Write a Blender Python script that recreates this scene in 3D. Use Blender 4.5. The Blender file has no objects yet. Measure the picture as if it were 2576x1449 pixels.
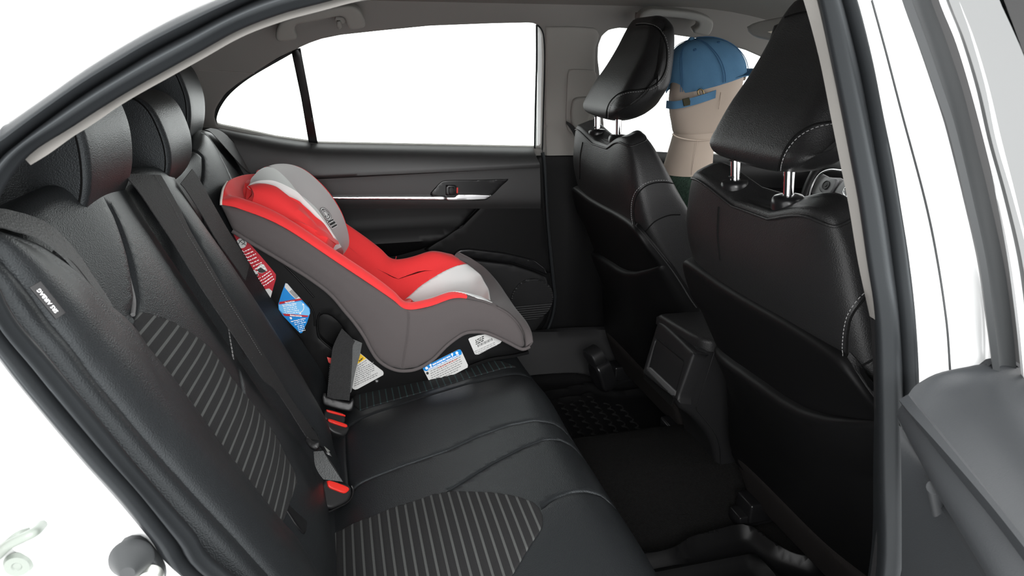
import bpy, bmesh, math, random
import numpy as np
from math import sin, cos, radians, degrees, atan, hypot, pi, exp
from mathutils import Vector, Matrix
from mathutils.geometry import delaunay_2d_cdt
random.seed(4)
scene = bpy.context.scene
COL = scene.collection

# ---------------------------------------------------------------- camera
FPX = 1700.0
PITCH = atan(574 / FPX)
YAW = atan(460 * cos(PITCH) / FPX)
CAM = np.array([0.0, -1.35, 1.22])
CR = np.array([cos(YAW), -sin(YAW), 0.0])
CF = np.array([sin(YAW) * cos(PITCH), cos(YAW) * cos(PITCH), -sin(PITCH)])
CU_ = np.array([sin(YAW) * sin(PITCH), cos(YAW) * sin(PITCH), cos(PITCH)])
cd = bpy.data.cameras.new('camera')
cd.sensor_width = 36.0
cd.lens = 36.0 * FPX / 2576.0
cd.clip_start = 0.02
cd.dof.use_dof = True
cd.dof.focus_distance = 1.5
cd.dof.aperture_fstop = 15.0
cam = bpy.data.objects.new('camera', cd)
COL.objects.link(cam)
cam.matrix_world = Matrix(((CR[0], CU_[0], -CF[0], CAM[0]), (CR[1], CU_[1], -CF[1], CAM[1]),
                           (CR[2], CU_[2], -CF[2], CAM[2]), (0, 0, 0, 1)))
scene.camera = cam

# ---------------------------------------------------------------- light and exposure
world = bpy.data.worlds.new('studio_white')
scene.world = world
world.use_nodes = True
bg = world.node_tree.nodes['Background']
bg.inputs[0].default_value = (1.0, 1.0, 1.0, 1)
bg.inputs[1].default_value = 4.0
def area(name, loc, target, size, power, color=(1, 1, 1)):
    ld = bpy.data.lights.new(name, 'AREA')
    ld.shape = 'RECTANGLE'; ld.size, ld.size_y = size
    ld.energy = power; ld.color = color
    o = bpy.data.objects.new(name, ld); COL.objects.link(o)
    o.location = loc
    o.rotation_euler = (Vector(target) - Vector(loc)).to_track_quat('-Z', 'Y').to_euler()
    return o
area('studio_softbox', (-0.2, -3.9, 2.2), (0.2, 0.2, 0.7), (2.6, 1.3), 190)
vs = scene.view_settings
vs.view_transform = 'Standard'; vs.look = 'None'
vs.exposure = 0.0; vs.gamma = 1.0; vs.use_curve_mapping = False
scene.cycles.max_bounces = 8
scene.cycles.transparent_max_bounces = 12

# ---------------------------------------------------------------- rays and frames
def ray(x, y):
    return CF + CR * (x - 1288) / FPX - CU_ * (y - 724.5) / FPX
def PY(x, y, yv):
    d = ray(x, y); return CAM + d * (yv - CAM[1]) / d[1]
def PZ(x, y, zv):
    d = ray(x, y); return CAM + d * (zv - CAM[2]) / d[2]
class Fr:
    def __init__(s, O, U, V):
        s.O = np.array(O, float); s.U = np.array(U, float); s.V = np.array(V, float)
        s.U /= np.linalg.norm(s.U); s.V /= np.linalg.norm(s.V); s.N = np.cross(s.U, s.V)
    def uv(s, x, y, h=0.0):
        d = ray(x, y); t = ((s.O + s.N * h - CAM) @ s.N) / (d @ s.N); q = CAM + d * t - s.O
        return (q @ s.U, q @ s.V)
    def w(s, u, v, h=0.0):
        return s.O + s.U * u + s.V * v + s.N * h
    def px(s, pts, h=0.0):
        return [s.uv(x, y, h) for x, y in pts]
    def hit(s, x, y, h=0.0):
        return s.w(*s.uv(x, y, h), h)
def on(pts, pl):
    """pixel list -> list of world points on a plane y=const, or a Frame with offset, or per point values"""
    if isinstance(pl, (int, float)):
        return [PY(x, y, pl) for x, y in pts]
    if isinstance(pl, Fr):
        return [pl.hit(x, y) for x, y in pts]
    if isinstance(pl, tuple) and isinstance(pl[0], Fr):
        return [pl[0].hit(x, y, pl[1]) for x, y in pts]
    return [PY(p[0], p[1], v) for p, v in zip(pts, pl)]

def cr(pts, n=8, closed=False):
    """Catmull-Rom through points"""
    P = np.array(pts, float)
    if len(P) < 3: 
        return [P[0] + (P[-1] - P[0]) * i / n for i in range(n + 1)]
    out = []; m = len(P); segs = m if closed else m - 1
    for i in range(segs):
        p1 = P[i]; p2 = P[(i + 1) % m]
        p0 = P[(i - 1) % m] if (closed or i > 0) else 2 * p1 - p2
        p3 = P[(i + 2) % m] if (closed or i + 2 < m) else 2 * p2 - p1
        for k in range(n):
            t = k / n
            out.append(0.5 * ((2 * p1) + (-p0 + p2) * t + (2 * p0 - 5 * p1 + 4 * p2 - p3) * t * t + (-p0 + 3 * p1 - 3 * p2 + p3) * t ** 3))
    if not closed: out.append(P[-1])
    return out
def resample(pts, n, closed=False):
    P = np.array(pts, float)
    if closed: P = np.vstack([P, P[:1]])
    d = np.r_[0, np.cumsum(np.linalg.norm(np.diff(P, axis=0), axis=1))]
    t = np.linspace(0, d[-1], n + 1)[:-1] if closed else np.linspace(0, d[-1], n)
    return np.stack([np.interp(t, d, P[:, k]) for k in range(P.shape[1])], 1)
def by_step(pts, step, closed=False):
    P = np.array(pts, float)
    Q = np.vstack([P, P[:1]]) if closed else P
    L = np.linalg.norm(np.diff(Q, axis=0), axis=1).sum()
    return resample(pts, max(3, int(L / step)), closed)

# ---------------------------------------------------------------- scene objects
def world_loc(o):
    v = np.zeros(3)
    while o is not None:
        v += np.array(o.location); o = o.parent
    return v
def mk(name, V, F, mat, parent=None, sharp=35, uv=None, base=None):
    V = np.array(V, float)
    if parent is not None: off = world_loc(parent); 
    else:
        off = np.array([(V[:, 0].min() + V[:, 0].max()) / 2, (V[:, 1].min() + V[:, 1].max()) / 2, V[:, 2].min()]) if base is None else np.array(base, float)
    me = bpy.data.meshes.new(name)
    me.from_pydata((V - off).tolist(), [], [list(f) for f in F])
    me.update()
    if sharp is not None:
        me.polygons.foreach_set('use_smooth', [True] * len(me.polygons))
        me.set_sharp_from_angle(angle=radians(sharp))
    if uv is not None:
        ul = me.uv_layers.new(name='UVMap')
        li = np.zeros(len(me.loops), int); me.loops.foreach_get('vertex_index', li)
        ul.data.foreach_set('uv', np.array(uv, float)[li].ravel())
    if mat: me.materials.append(mat)
    o = bpy.data.objects.new(name, me); COL.objects.link(o)
    if parent is not None: o.parent = parent
    else: o.location = off
    return o
def thing(name, loc, label, cat, group=None):
    o = bpy.data.objects.new(name, None); COL.objects.link(o)
    o.location = loc; o.empty_display_size = 0.05
    return tag(o, label, cat, group)
def tag(o, label, cat, group=None):
    o['label'] = label; o['category'] = cat
    if group: o['group'] = group
    return o
def struct(o):
    o['kind'] = 'structure'; return o
def recalc(o):
    bm = bmesh.new(); bm.from_mesh(o.data); bmesh.ops.recalc_face_normals(bm, faces=bm.faces); bm.to_mesh(o.data); bm.free(); return o

# ---------------------------------------------------------------- geometry: relief slab
def inside(P, poly):
    x = P[:, 0]; y = P[:, 1]; r = np.zeros(len(P), bool); n = len(poly)
    for i in range(n):
        x1, y1 = poly[i]; x2, y2 = poly[(i + 1) % n]
        if y1 == y2: continue
        c = ((y1 > y) != (y2 > y)) & (x < (x2 - x1) * (y - y1) / (y2 - y1) + x1)
        r ^= c
    return r
def seg_dist(P, line, closed):
    L = np.array(line, float); A = L if closed else L[:-1]; B = np.roll(L, -1, 0) if closed else L[1:]
    out = np.full(len(P), 1e9)
    for i in range(0, len(P), 4000):
        Q = P[i:i + 4000, None, :]; d = B - A; ll = (d ** 2).sum(1) + 1e-12
        t = np.clip(((Q - A) * d).sum(2) / ll, 0, 1)
        out[i:i + 4000] = np.sqrt((((A + t[..., None] * d) - Q) ** 2).sum(2)).min(1)
    return out
def dedupe(pts, eps=1e-4):
    out = [pts[0]]
    for p in pts[1:]:
        if np.linalg.norm(np.array(p) - np.array(out[-1])) > eps: out.append(p)
    if np.linalg.norm(np.array(out[0]) - np.array(out[-1])) < eps: out.pop()
    return out
def slab(name, fr, outline, T, mat, parent=None, r=0.01, res=0.012, hf=None, grooves=(), holes=(), sharp=40, smooth_outline=0, step=None, dome=0.0, domew=0.05, rb=0.0):
    """solid slab on frame fr: outline in (u,v); front face relief hf(u,v), edge radius r, thickness T towards -N"""
    if smooth_outline: outline = cr(outline, smooth_outline, True)
    raw = step is None and r <= 1e-4
    step = step or res * 0.8
    if raw: loops = [np.array(dedupe([np.array(q, float) for q in l])) for l in [outline] + list(holes)]
    else: loops = [np.array(dedupe(list(by_step(l, step, True)))) for l in [outline] + list(holes)]
    G = [by_step(g[0], 0.006) for g in grooves]
    O = loops[0]; mn = O.min(0); mx = O.max(0)
    nx = int((mx[0] - mn[0]) / res) + 2; ny = int((mx[1] - mn[1]) / res) + 2
    gx, gy = np.meshgrid(np.linspace(mn[0], mx[0], nx), np.linspace(mn[1], mx[1], ny))
    grid = np.stack([gx.ravel(), gy.ravel()], 1)
    def bd(P):
        return np.min([seg_dist(P, l, True) for l in loops], axis=0)
    def ins(P):
        m = inside(P, loops[0])
        for h in loops[1:]: m &= ~inside(P, h)
        return m
    grid = grid[ins(grid)]
    if len(grid): 
        d = bd(grid); grid = grid[d > max(r, res * .35)]
    for g, L in zip(grooves, G):
        if len(grid): grid = grid[seg_dist(grid, L, False) > g[1] * 2.6]
    extra = [grid]
    # edge rings
    if r > 0:
        for k in (0.06, 0.22, 0.5, 0.95):
            off = r * k
            for l in loops:
                t = np.roll(l, -1, 0) - np.roll(l, 1, 0); t /= (np.linalg.norm(t, axis=1)[:, None] + 1e-9)
                nrm = np.stack([-t[:, 1], t[:, 0]], 1)
                for sgn in (1, -1):
                    q = l + nrm * off * sgn
                    m = ins(q)
                    q = q[m]
                    if len(q): q = q[bd(q) > off * 0.93]
                    extra.append(q)
    for g, L in zip(grooves, G):
        t = np.gradient(L, axis=0); t /= (np.linalg.norm(t, axis=1)[:, None] + 1e-9)
        nrm = np.stack([-t[:, 1], t[:, 0]], 1)
        for k in (0, .45, -.45, 1.0, -1.0, 1.9, -1.9):
            q = L + nrm * g[1] * k
            q = q[ins(q)]
            if len(q): q = q[bd(q) > max(r * .2, 0.002)]
            extra.append(q)
    pts = [Vector(p) for l in loops for p in l]
    nb = len(pts)
    edges = []; s = 0
    for l in loops:
        k = len(l); edges += [(s + i, s + (i + 1) % k) for i in range(k)]; s += k
    pts += [Vector(p) for e in extra if len(e) for p in e]
    vs_, es_, fs_, ov, oe, of = delaunay_2d_cdt(pts, edges, [], 0, 1e-5)
    Pn = np.array([(v.x, v.y) for v in vs_]); tri = np.array([f for f in fs_])
    cen = Pn[tri].mean(1); tri = tri[ins(cen)]
    if len(tri) == 0: print('slab empty', name); return None
    a = Pn[tri]; ar = np.cross(a[:, 1] - a[:, 0], a[:, 2] - a[:, 0])
    tri[ar < 0] = tri[ar < 0][:, ::-1]; tri = tri[np.abs(ar) > 1e-10]
    d = bd(Pn)
    h = np.zeros(len(Pn))
    if hf is not None: h = h + hf(Pn[:, 0], Pn[:, 1])
    if dome: h = h + dome * (1 - np.exp(-d / domew))
    for g, L in zip(grooves, G):
        h = h - g[2] * np.exp(-(seg_dist(Pn, L, False) / g[1]) ** 2)
    if r > 0:
        q = np.clip(d, 0, r); h = h - (r - np.sqrt(np.maximum(r * r - (r - q) ** 2, 0)))
    n = len(Pn)
    W = fr.O + Pn[:, :1] * fr.U + Pn[:, 1:] * fr.V
    front = W + h[:, None] * fr.N
    back = W + (h - T if T < 0.03 else np.full(n, -T))[:, None] * fr.N
    # boundary edges of kept triangles
    used = np.zeros(n, bool); used[tri.ravel()] = True
    from collections import Counter
    ec = {}
    for t in tri:
        for i in range(3):
            e = (t[i], t[(i + 1) % 3]); ec[e] = ec.get(e, 0) + 1
    bedges = [e for e in ec if (e[1], e[0]) not in ec]
    V = np.vstack([front, back]); F = [tuple(t) for t in tri] + [tuple(int(x) + n for x in t[::-1]) for t in tri]
    F += [(e[1], e[0], e[0] + n, e[1] + n) for e in bedges]
    idx = -np.ones(2 * n, int); keep = np.r_[used, used]; idx[keep] = np.arange(keep.sum())
    F = [tuple(int(idx[i]) for i in f) for f in F]
    uv = np.vstack([Pn, Pn])[keep]
    return mk(name, V[keep], F, mat, parent, sharp, uv)

# ---------------------------------------------------------------- geometry: lofted patch between curves
def patch(name, curves, mat, parent=None, n=60, m=4, T=0.0, bulges=None, closed=False, sharp=40, smooth=True, samp=8, cap=False, hump=None):
    """curves: lists of world points; surface through them; T = thickness (solid)"""
    C = []
    if n is None:
        C = [np.array(cr(c, samp, closed)) for c in curves]; n = len(C[0])
        curves = []
    for c in curves:
        C.append(resample(cr(c, samp, closed) if smooth and len(c) > 2 else c, n, closed))
    C = np.array(C)                                  # k,n,3
    rows = [C[0]]; K = len(C)
    rows = []
    for i in range(K - 1):
        p1, p2 = C[i], C[i + 1]
        p0 = C[i - 1] if (i > 0 and smooth) else 2 * p1 - p2
        p3 = C[i + 2] if (i + 2 < K and smooth) else 2 * p2 - p1
        for k in range(m):
            t = k / m
            if smooth:
                q = 0.5 * ((2 * p1) + (-p0 + p2) * t + (2 * p0 - 5 * p1 + 4 * p2 - p3) * t * t + (-p0 + 3 * p1 - 3 * p2 + p3) * t ** 3)
            else: q = p1 * (1 - t) + p2 * t
            if bulges:
                ax = np.gradient(q, axis=0); ay = p2 - p1
                nn = np.cross(ax, ay); nn /= (np.linalg.norm(nn, axis=1)[:, None] + 1e-9)
                q = q + nn * bulges[i] * math.sin(pi * t) ** 0.8 * (1.0 if closed else (np.sin(np.linspace(0.02, pi - .02, n)) ** .35)[:, None])
            rows.append(q)
    rows.append(C[-1])
    R = np.array(rows); M = len(R)
    V = R.reshape(-1, 3)
    def fid(i, j): return i * n + (j % n)
    F = []
    for i in range(M - 1):
        for j in range(n if closed else n - 1):
            F.append((fid(i, j), fid(i, j + 1), fid(i + 1, j + 1), fid(i + 1, j)))
    U, Vv = np.meshgrid(np.linspace(0, 1, n), np.linspace(0, 1, M)); uv = np.stack([U.ravel(), Vv.ravel()], 1)
    if T:
        ax = np.gradient(R, axis=1)
        if closed: ax = np.roll(R, -1, 1) - np.roll(R, 1, 1)
        ay = np.gradient(R, axis=0)
        nn = np.cross(ax, ay); nn /= (np.linalg.norm(nn, axis=2)[..., None] + 1e-9)
        B = R - nn * T; N0 = len(V)
        V = np.vstack([V, B.reshape(-1, 3)]); uv = np.vstack([uv, uv])
        F2 = [tuple(x + N0 for x in f[::-1]) for f in F]
        side = []
        for j in range(n if closed else n - 1):
            side.append((fid(0, j + 1), fid(0, j), fid(0, j) + N0, fid(0, j + 1) + N0))
            side.append((fid(M - 1, j), fid(M - 1, j + 1), fid(M - 1, j + 1) + N0, fid(M - 1, j) + N0))
        if not closed:
            for i in range(M - 1):
                side.append((fid(i, 0), fid(i + 1, 0), fid(i + 1, 0) + N0, fid(i, 0) + N0))
                side.append((fid(i + 1, n - 1), fid(i, n - 1), fid(i, n - 1) + N0, fid(i + 1, n - 1) + N0))
        F = F + F2 + side
    if cap and closed:
        F.append(tuple(fid(0, j) for j in range(n))[::-1]); F.append(tuple(fid(M - 1, j) for j in range(n)))
    o = mk(name, V, F, mat, parent, sharp, uv)
    return recalc(o) if (T or cap) else o

def tube(name, pts, rad, mat, parent=None, seg=10, closed=False, smooth=6, squash=None, cap=True, step=None):
    P = cr(pts, smooth, closed) if smooth and len(pts) > 2 else [np.array(p, float) for p in pts]
    if step: P = by_step(P, step, closed)
    P = np.array(P); n = len(P)
    T = (np.roll(P, -1, 0) - np.roll(P, 1, 0)) if closed else np.gradient(P, axis=0)
    T /= (np.linalg.norm(T, axis=1)[:, None] + 1e-9)
    up = np.array([0, 0, 1.0]) if abs(T[0][2]) < .9 else np.array([1.0, 0, 0])
    V = []; nrm = np.cross(T[0], up); nrm /= np.linalg.norm(nrm)
    rr = rad if hasattr(rad, '__len__') else [rad] * n
    if hasattr(rad, '__len__') and len(rad) != n: rr = np.interp(np.linspace(0, 1, n), np.linspace(0, 1, len(rad)), rad)
    for i in range(n):
        nrm = nrm - T[i] * (nrm @ T[i]); nrm /= (np.linalg.norm(nrm) + 1e-9); b = np.cross(T[i], nrm)
        for k in range(seg):
            a = 2 * pi * k / seg
            V.append(P[i] + rr[i] * (cos(a) * nrm + sin(a) * b))
    F = [(i * seg + k, i * seg + (k + 1) % seg, ((i + 1) % n) * seg + (k + 1) % seg, ((i + 1) % n) * seg + k)
         for i in range(n if closed else n - 1) for k in range(seg)]
    if cap and not closed: F += [tuple(range(seg))[::-1], tuple((n - 1) * seg + k for k in range(seg))]
    o = mk(name, V, F, mat, parent, 50); return recalc(o)

def strap(name, left, right, T, mat, parent=None, n=80, m=3, smooth=True):
    return patch(name, [left, right], mat, parent, n=n, m=m, T=T, smooth=smooth)

def dashes(name, pts, mat, parent=None, step=0.0055, ln=0.0036, rad=0.0007):
    """row of short thread stitches along a 3D line, one mesh"""
    P = by_step(cr(pts, 8) if len(pts) > 2 else pts, step)
    V = []; F = []
    for i in range(len(P) - 1):
        d = P[i + 1] - P[i]; L = np.linalg.norm(d)
        if L < 1e-6: continue
        d /= L; a = P[i]; b = P[i] + d * ln
        up = np.array([0.3, -.5, .8]); s = np.cross(d, up); s /= np.linalg.norm(s) + 1e-9; u = np.cross(s, d)
        k = len(V)
        for q in (a, b):
            for sx, sy in ((1, 0), (0, 1), (-1, 0), (0, -1)): V.append(q + (s * sx + u * sy) * rad)
        F += [(k + j, k + (j + 1) % 4, k + 4 + (j + 1) % 4, k + 4 + j) for j in range(4)] + [(k, k + 3, k + 2, k + 1), (k + 4, k + 5, k + 6, k + 7)]
    o = mk(name, V, F, mat, parent, None); o['kind'] = 'stuff'; return o

def rbox(name, fr, cu, cv, cn, su, sv, sn, mat, parent=None, bev=0.004, seg=3):
    """rounded box on frame, centre and sizes"""
    bm = bmesh.new(); bmesh.ops.create_cube(bm, size=1.0)
    for v in bm.verts: v.co = Vector((v.co.x * su, v.co.y * sv, v.co.z * sn))
    if bev: bmesh.ops.bevel(bm, geom=bm.edges[:], offset=bev, segments=seg, affect='EDGES', profile=.5)
    V = [fr.w(cu + v.co.x, cv + v.co.y, cn + v.co.z) for v in bm.verts]; F = [tuple(v.index for v in f.verts) for f in bm.faces]
    bm.free(); return recalc(mk(name, V, F, mat, parent, 40))
def lathe(name, O, axis, prof, mat, parent=None, seg=32, closed_prof=False):
    """prof: list of (radius, height along axis)"""
    A = np.array(axis, float); A /= np.linalg.norm(A); up = np.array([0, 0, 1.]) if abs(A[2]) < .9 else np.array([1., 0, 0])
    X = np.cross(up, A); X /= np.linalg.norm(X); Y = np.cross(A, X); V = []; k = len(prof)
    for i in range(seg):
        a = 2 * pi * i / seg
        for r_, h_ in prof: V.append(np.array(O) + A * h_ + (X * cos(a) + Y * sin(a)) * r_)
    F = [(i * k + j, ((i + 1) % seg) * k + j, ((i + 1) % seg) * k + j + 1, i * k + j + 1) for i in range(seg) for j in range(k - 1)]
    return recalc(mk(name, V, F, mat, parent, 40))
def snapper(*objs):
    from mathutils.bvhtree import BVHTree
    V = []; F = []
    for o in objs:
        k = len(V); w = world_loc(o); V += [tuple(np.array(v.co) + w) for v in o.data.vertices]; F += [tuple(i + k for i in p.vertices) for p in o.data.polygons]
    T = BVHTree.FromPolygons(V, F)
    def f(px, lift=.001, dense=0):
        pts = cr([np.array(p, float) for p in px], dense) if dense and len(px) > 2 else px
        out = []
        for x, y in pts:
            d = ray(x, y); h = T.ray_cast(Vector(CAM), Vector(d / np.linalg.norm(d)))
            if h[0] is not None:
                n = np.array(h[1]); n = n if n @ d < 0 else -n
                out.append(np.array(h[0]) + n * lift)
        return out
    return f
def text(name, s, fr, u, v, h, size, mat, parent, rot=0.0, align='LEFT', ext=0.0002, sx=1.0, bold=0.0):
    c = bpy.data.curves.new(name, 'FONT'); c.body = s; c.size = size; c.extrude = ext; c.align_x = align; c.align_y = 'CENTER'
    c.resolution_u = 2; c.offset = bold
    o = bpy.data.objects.new(name, c); COL.objects.link(o)
    tmp = o; dg = bpy.context.evaluated_depsgraph_get()
    me = bpy.data.meshes.new_from_object(tmp.evaluated_get(dg)); bpy.data.objects.remove(tmp); bpy.data.curves.remove(c)
    V = np.array([list(q.co) for q in me.vertices]) if len(me.vertices) else np.zeros((0, 3))
    F = [tuple(p.vertices) for p in me.polygons]; bpy.data.meshes.remove(me)
    if not len(V): return None
    ca, sa = cos(rot), sin(rot); X = V[:, 0] * sx * ca - V[:, 1] * sa; Y = V[:, 0] * sx * sa + V[:, 1] * ca
    W = [fr.w(u + X[i], v + Y[i], h + V[i, 2]) for i in range(len(V))]
    return mk(name, W, F, mat, parent, None)
# ---------------------------------------------------------------- materials
def nodes(name):
    m = bpy.data.materials.new(name); m.use_nodes = True
    nt = m.node_tree; b = nt.nodes['Principled BSDF']; return m, nt, b
def simple(name, col, rough=0.5, metal=0.0, spec=0.5, bump=None, coat=0.0, sheen=0.0, var=None):
    m, nt, b = nodes(name)
    b.inputs['Base Color'].default_value = (*col, 1); b.inputs['Roughness'].default_value = rough
    b.inputs['Metallic'].default_value = metal; b.inputs['Specular IOR Level'].default_value = spec
    if coat: b.inputs['Coat Weight'].default_value = coat; b.inputs['Coat Roughness'].default_value = 0.1
    if sheen: b.inputs['Sheen Weight'].default_value = sheen; b.inputs['Sheen Roughness'].default_value = .5
    tc = nt.nodes.new('ShaderNodeTexCoord')
    if bump:
        kind, scale, strength, dist = bump
        t = nt.nodes.new({'vor': 'ShaderNodeTexVoronoi', 'noise': 'ShaderNodeTexNoise'}[kind])
        t.inputs['Scale'].default_value = scale
        nt.links.new(tc.outputs['Object'], t.inputs['Vector'])
        bp = nt.nodes.new('ShaderNodeBump'); bp.inputs['Strength'].default_value = strength; bp.inputs['Distance'].default_value = dist
        nt.links.new(t.outputs[0], bp.inputs['Height']); nt.links.new(bp.outputs[0], b.inputs['Normal'])
    if var:
        sc, amt = var
        t = nt.nodes.new('ShaderNodeTexNoise'); t.inputs['Scale'].default_value = sc; t.inputs['Detail'].default_value = 3
        nt.links.new(tc.outputs['Object'], t.inputs['Vector'])
        mr = nt.nodes.new('ShaderNodeMapRange'); mr.inputs['To Min'].default_value = 1 - amt; mr.inputs['To Max'].default_value = 1 + amt
        nt.links.new(t.outputs[0], mr.inputs['Value'])
        mx = nt.nodes.new('ShaderNodeMix'); mx.data_type = 'RGBA'; mx.blend_type = 'MULTIPLY'; mx.inputs[0].default_value = 1
        mx.inputs[6].default_value = (*col, 1); nt.links.new(mr.outputs[0], mx.inputs[7]); nt.links.new(mx.outputs[2], b.inputs['Base Color'])
    return m
def stripe_fabric(name, base, line, period, width, axis=1, phase=0.0, fine=900):
    m, nt, b = nodes(name); b.inputs['Roughness'].default_value = .85; b.inputs['Specular IOR Level'].default_value = .25
    N = nt.nodes.new; L = nt.links.new
    uv = N('ShaderNodeUVMap'); sp = N('ShaderNodeSeparateXYZ'); L(uv.outputs[0], sp.inputs[0])
    ad = N('ShaderNodeMath'); ad.operation = 'ADD'; ad.inputs[1].default_value = phase + 100 * period; L(sp.outputs[axis], ad.inputs[0])
    md = N('ShaderNodeMath'); md.operation = 'MODULO'; md.inputs[1].default_value = period; L(ad.outputs[0], md.inputs[0])
    lt = N('ShaderNodeMath'); lt.operation = 'LESS_THAN'; lt.inputs[1].default_value = width; L(md.outputs[0], lt.inputs[0])
    tc = N('ShaderNodeTexCoord'); nz = N('ShaderNodeTexNoise'); nz.inputs['Scale'].default_value = fine; L(tc.outputs['Object'], nz.inputs['Vector'])
    ck = N('ShaderNodeMapRange'); ck.inputs['To Min'].default_value = .75; ck.inputs['To Max'].default_value = 1.25; L(nz.outputs[0], ck.inputs['Value'])
    mx = N('ShaderNodeMix'); mx.data_type = 'RGBA'; mx.inputs[6].default_value = (*base, 1); mx.inputs[7].default_value = (*line, 1); L(lt.outputs[0], mx.inputs[0])
    m2 = N('ShaderNodeMix'); m2.data_type = 'RGBA'; m2.blend_type = 'MULTIPLY'; m2.inputs[0].default_value = 1; L(mx.outputs[2], m2.inputs[6]); L(ck.outputs[0], m2.inputs[7])
    L(m2.outputs[2], b.inputs['Base Color'])
    bp = N('ShaderNodeBump'); bp.inputs['Strength'].default_value = .4; bp.inputs['Distance'].default_value = .0006
    L(nz.outputs[0], bp.inputs['Height']); L(bp.outputs[0], b.inputs['Normal'])
    return m
LEATHER = simple('black_leather', (.0135, .0148, .0160), .41, spec=.30, bump=('vor', 620, .38, .0008))
LEATHER_F = simple('black_front_leather', (.0095, .0095, .0098), .43, spec=.30, bump=('vor', 620, .38, .0008))
LEATHER_L = simple('grey_leather_edge', (.11, .11, .11), .6, bump=('vor', 650, .2, .0006))
PANEL = simple('black_soft_panel', (.0030, .0030, .0032), .5, spec=.14, bump=('noise', 900, .2, .0006))
DOORPAD = simple('soft_door_pad', (.017, .017, .0172), .5, spec=.7, bump=('noise', 900, .2, .0006))
PLASTIC = simple('black_grained_plastic', (.009, .009, .0095), .48, spec=.28, bump=('noise', 1200, .35, .0006))
DPLASTIC = simple('dark_grey_door_plastic', (.022, .024, .026), .5, spec=.25, bump=('noise', 1100, .3, .0006))
GLOSSP = simple('smooth_black_plastic', (.007, .007, .0075), .28, spec=.35)
RUBBER = simple('black_rubber', (.0095, .0105, .0115), .42, spec=.2, bump=('noise', 700, .12, .0006))
RUBBER2 = simple('grey_rubber', (.028, .030, .031), .5, spec=.25)
HEADLINER = simple('grey_headliner', (.19, .183, .172), .9, spec=.15, bump=('noise', 1500, .25, .0008))
PILLAR = simple('light_grey_pillar_plastic', (.24, .23, .215), .7, spec=.25, bump=('noise', 1500, .3, .0006))
TRIMG = simple('grey_pillar_edge', (.125, .12, .112), .7, spec=.2, bump=('noise', 1500, .3, .0006))
HANDLE = simple('grey_handle_plastic', (.225, .22, .205), .65, spec=.25, bump=('noise', 1500, .3, .0005))
PAINT = simple('white_car_paint', (.86, .87, .87), .25, coat=.6)
CARPET = simple('black_carpet', (.0062, .006, .0058), .95, spec=.1, bump=('noise', 500, 1.0, .004), var=(160, .5))
SKIRT = simple('brown_black_carpet', (.0125, .011, .0105), .95, spec=.1, bump=('noise', 700, .6, .002))
MATR = simple('black_rubber_mat', (.005, .005, .0052), .38, spec=.25, bump=('noise', 900, .2, .0005))
TREAD = simple('matt_rubber_tread', (.005, .005, .005), .7, spec=.15)
BUCKLE = simple('satin_black_buckle', (.011, .011, .0115), .42, spec=.35)
CHROME = simple('polished_chrome', (.82, .82, .83), .08, metal=1)
SATIN = simple('satin_chrome', (.75, .75, .76), .28, metal=1)
STEEL = simple('zinc_steel', (.62, .64, .60), .35, metal=1)
RED = simple('red_plush_fabric', (.78, .040, .042), .8, spec=.2, bump=('noise', 1100, .35, .0006), sheen=.15)
GREYF = simple('grey_plush_fabric', (.088, .077, .077), .85, spec=.2, bump=('noise', 1100, .35, .0006), sheen=.1)
LGREYF = simple('light_grey_plush_fabric', (.56, .54, .54), .85, spec=.2, bump=('noise', 1100, .3, .0006))
WHITEF = simple('white_plush_fabric', (.74, .75, .74), .85, spec=.2, bump=('noise', 1100, .3, .0006))
PIPEW = simple('cream_piping', (.78, .74, .68), .8)
SHELL = simple('black_seat_shell', (.004, .004, .0042), .34, spec=.28, bump=('noise', 600, .06, .0004))
BELT = simple('grey_black_webbing', (.016, .016, .0165), .7, spec=.25, bump=('vor', 420, .7, .0012))
BELTL = simple('light_webbing', (.075, .078, .078), .6, spec=.35, bump=('vor', 420, .7, .0012))
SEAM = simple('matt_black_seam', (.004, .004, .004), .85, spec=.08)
THREAD = simple('white_thread', (.24, .24, .24), .8)
REDP = simple('red_button_plastic', (.62, .022, .014), .35, spec=.35)
LBLRED = simple('red_label_print', (.42, .009, .022), .45)
LBLBLUE = simple('blue_label_print', (.0, .20, .56), .45)
LBLLIGHT = simple('light_blue_label_print', (.16, .47, .80), .45)
LBLWHITE = simple('white_label_paper', (.55, .55, .54), .5)
LBLYEL = simple('yellow_label_print', (.80, .50, .02), .45)
INKB = simple('black_ink', (.02, .02, .02), .6)
INKG = simple('grey_ink', (.16, .16, .16), .6)
INKW = simple('white_ink', (.85, .85, .85), .6)
SKIN = simple('beige_mannequin_cloth', (.46, .38, .315), .8, spec=.2, bump=('noise', 900, .2, .0005))
CAPB = simple('blue_cotton_twill', (.085, .19, .31), .9, spec=.1, bump=('noise', 500, .5, .0012), var=(25, .18))
CAPD = simple('dark_blue_thread', (.035, .11, .22), .9)
BRASS = simple('aged_brass', (.25, .19, .10), .35, metal=1)
OLIVE = simple('dark_olive_strap', (.03, .027, .012), .9)
GREENW = simple('dark_green_wool', (.035, .06, .045), 1.0, spec=.05, bump=('noise', 300, 1, .004), var=(120, .5))
GREYT = simple('grey_wheel_trim', (.22, .22, .225), .4)
for m_ in (LEATHER, RUBBER): m_.node_tree.nodes['Principled BSDF'].inputs['Specular Tint'].default_value = (.90, .97, 1, 1)
STRIPE = stripe_fabric('striped_seat_fabric', (.015, .015, .0155), (.066, .069, .067), .0163, .0040, 1)
FABDARK = stripe_fabric('dark_ribbed_fabric', (.010, .010, .0105), (.024, .045, .045), .0163, .003, 1)
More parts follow.
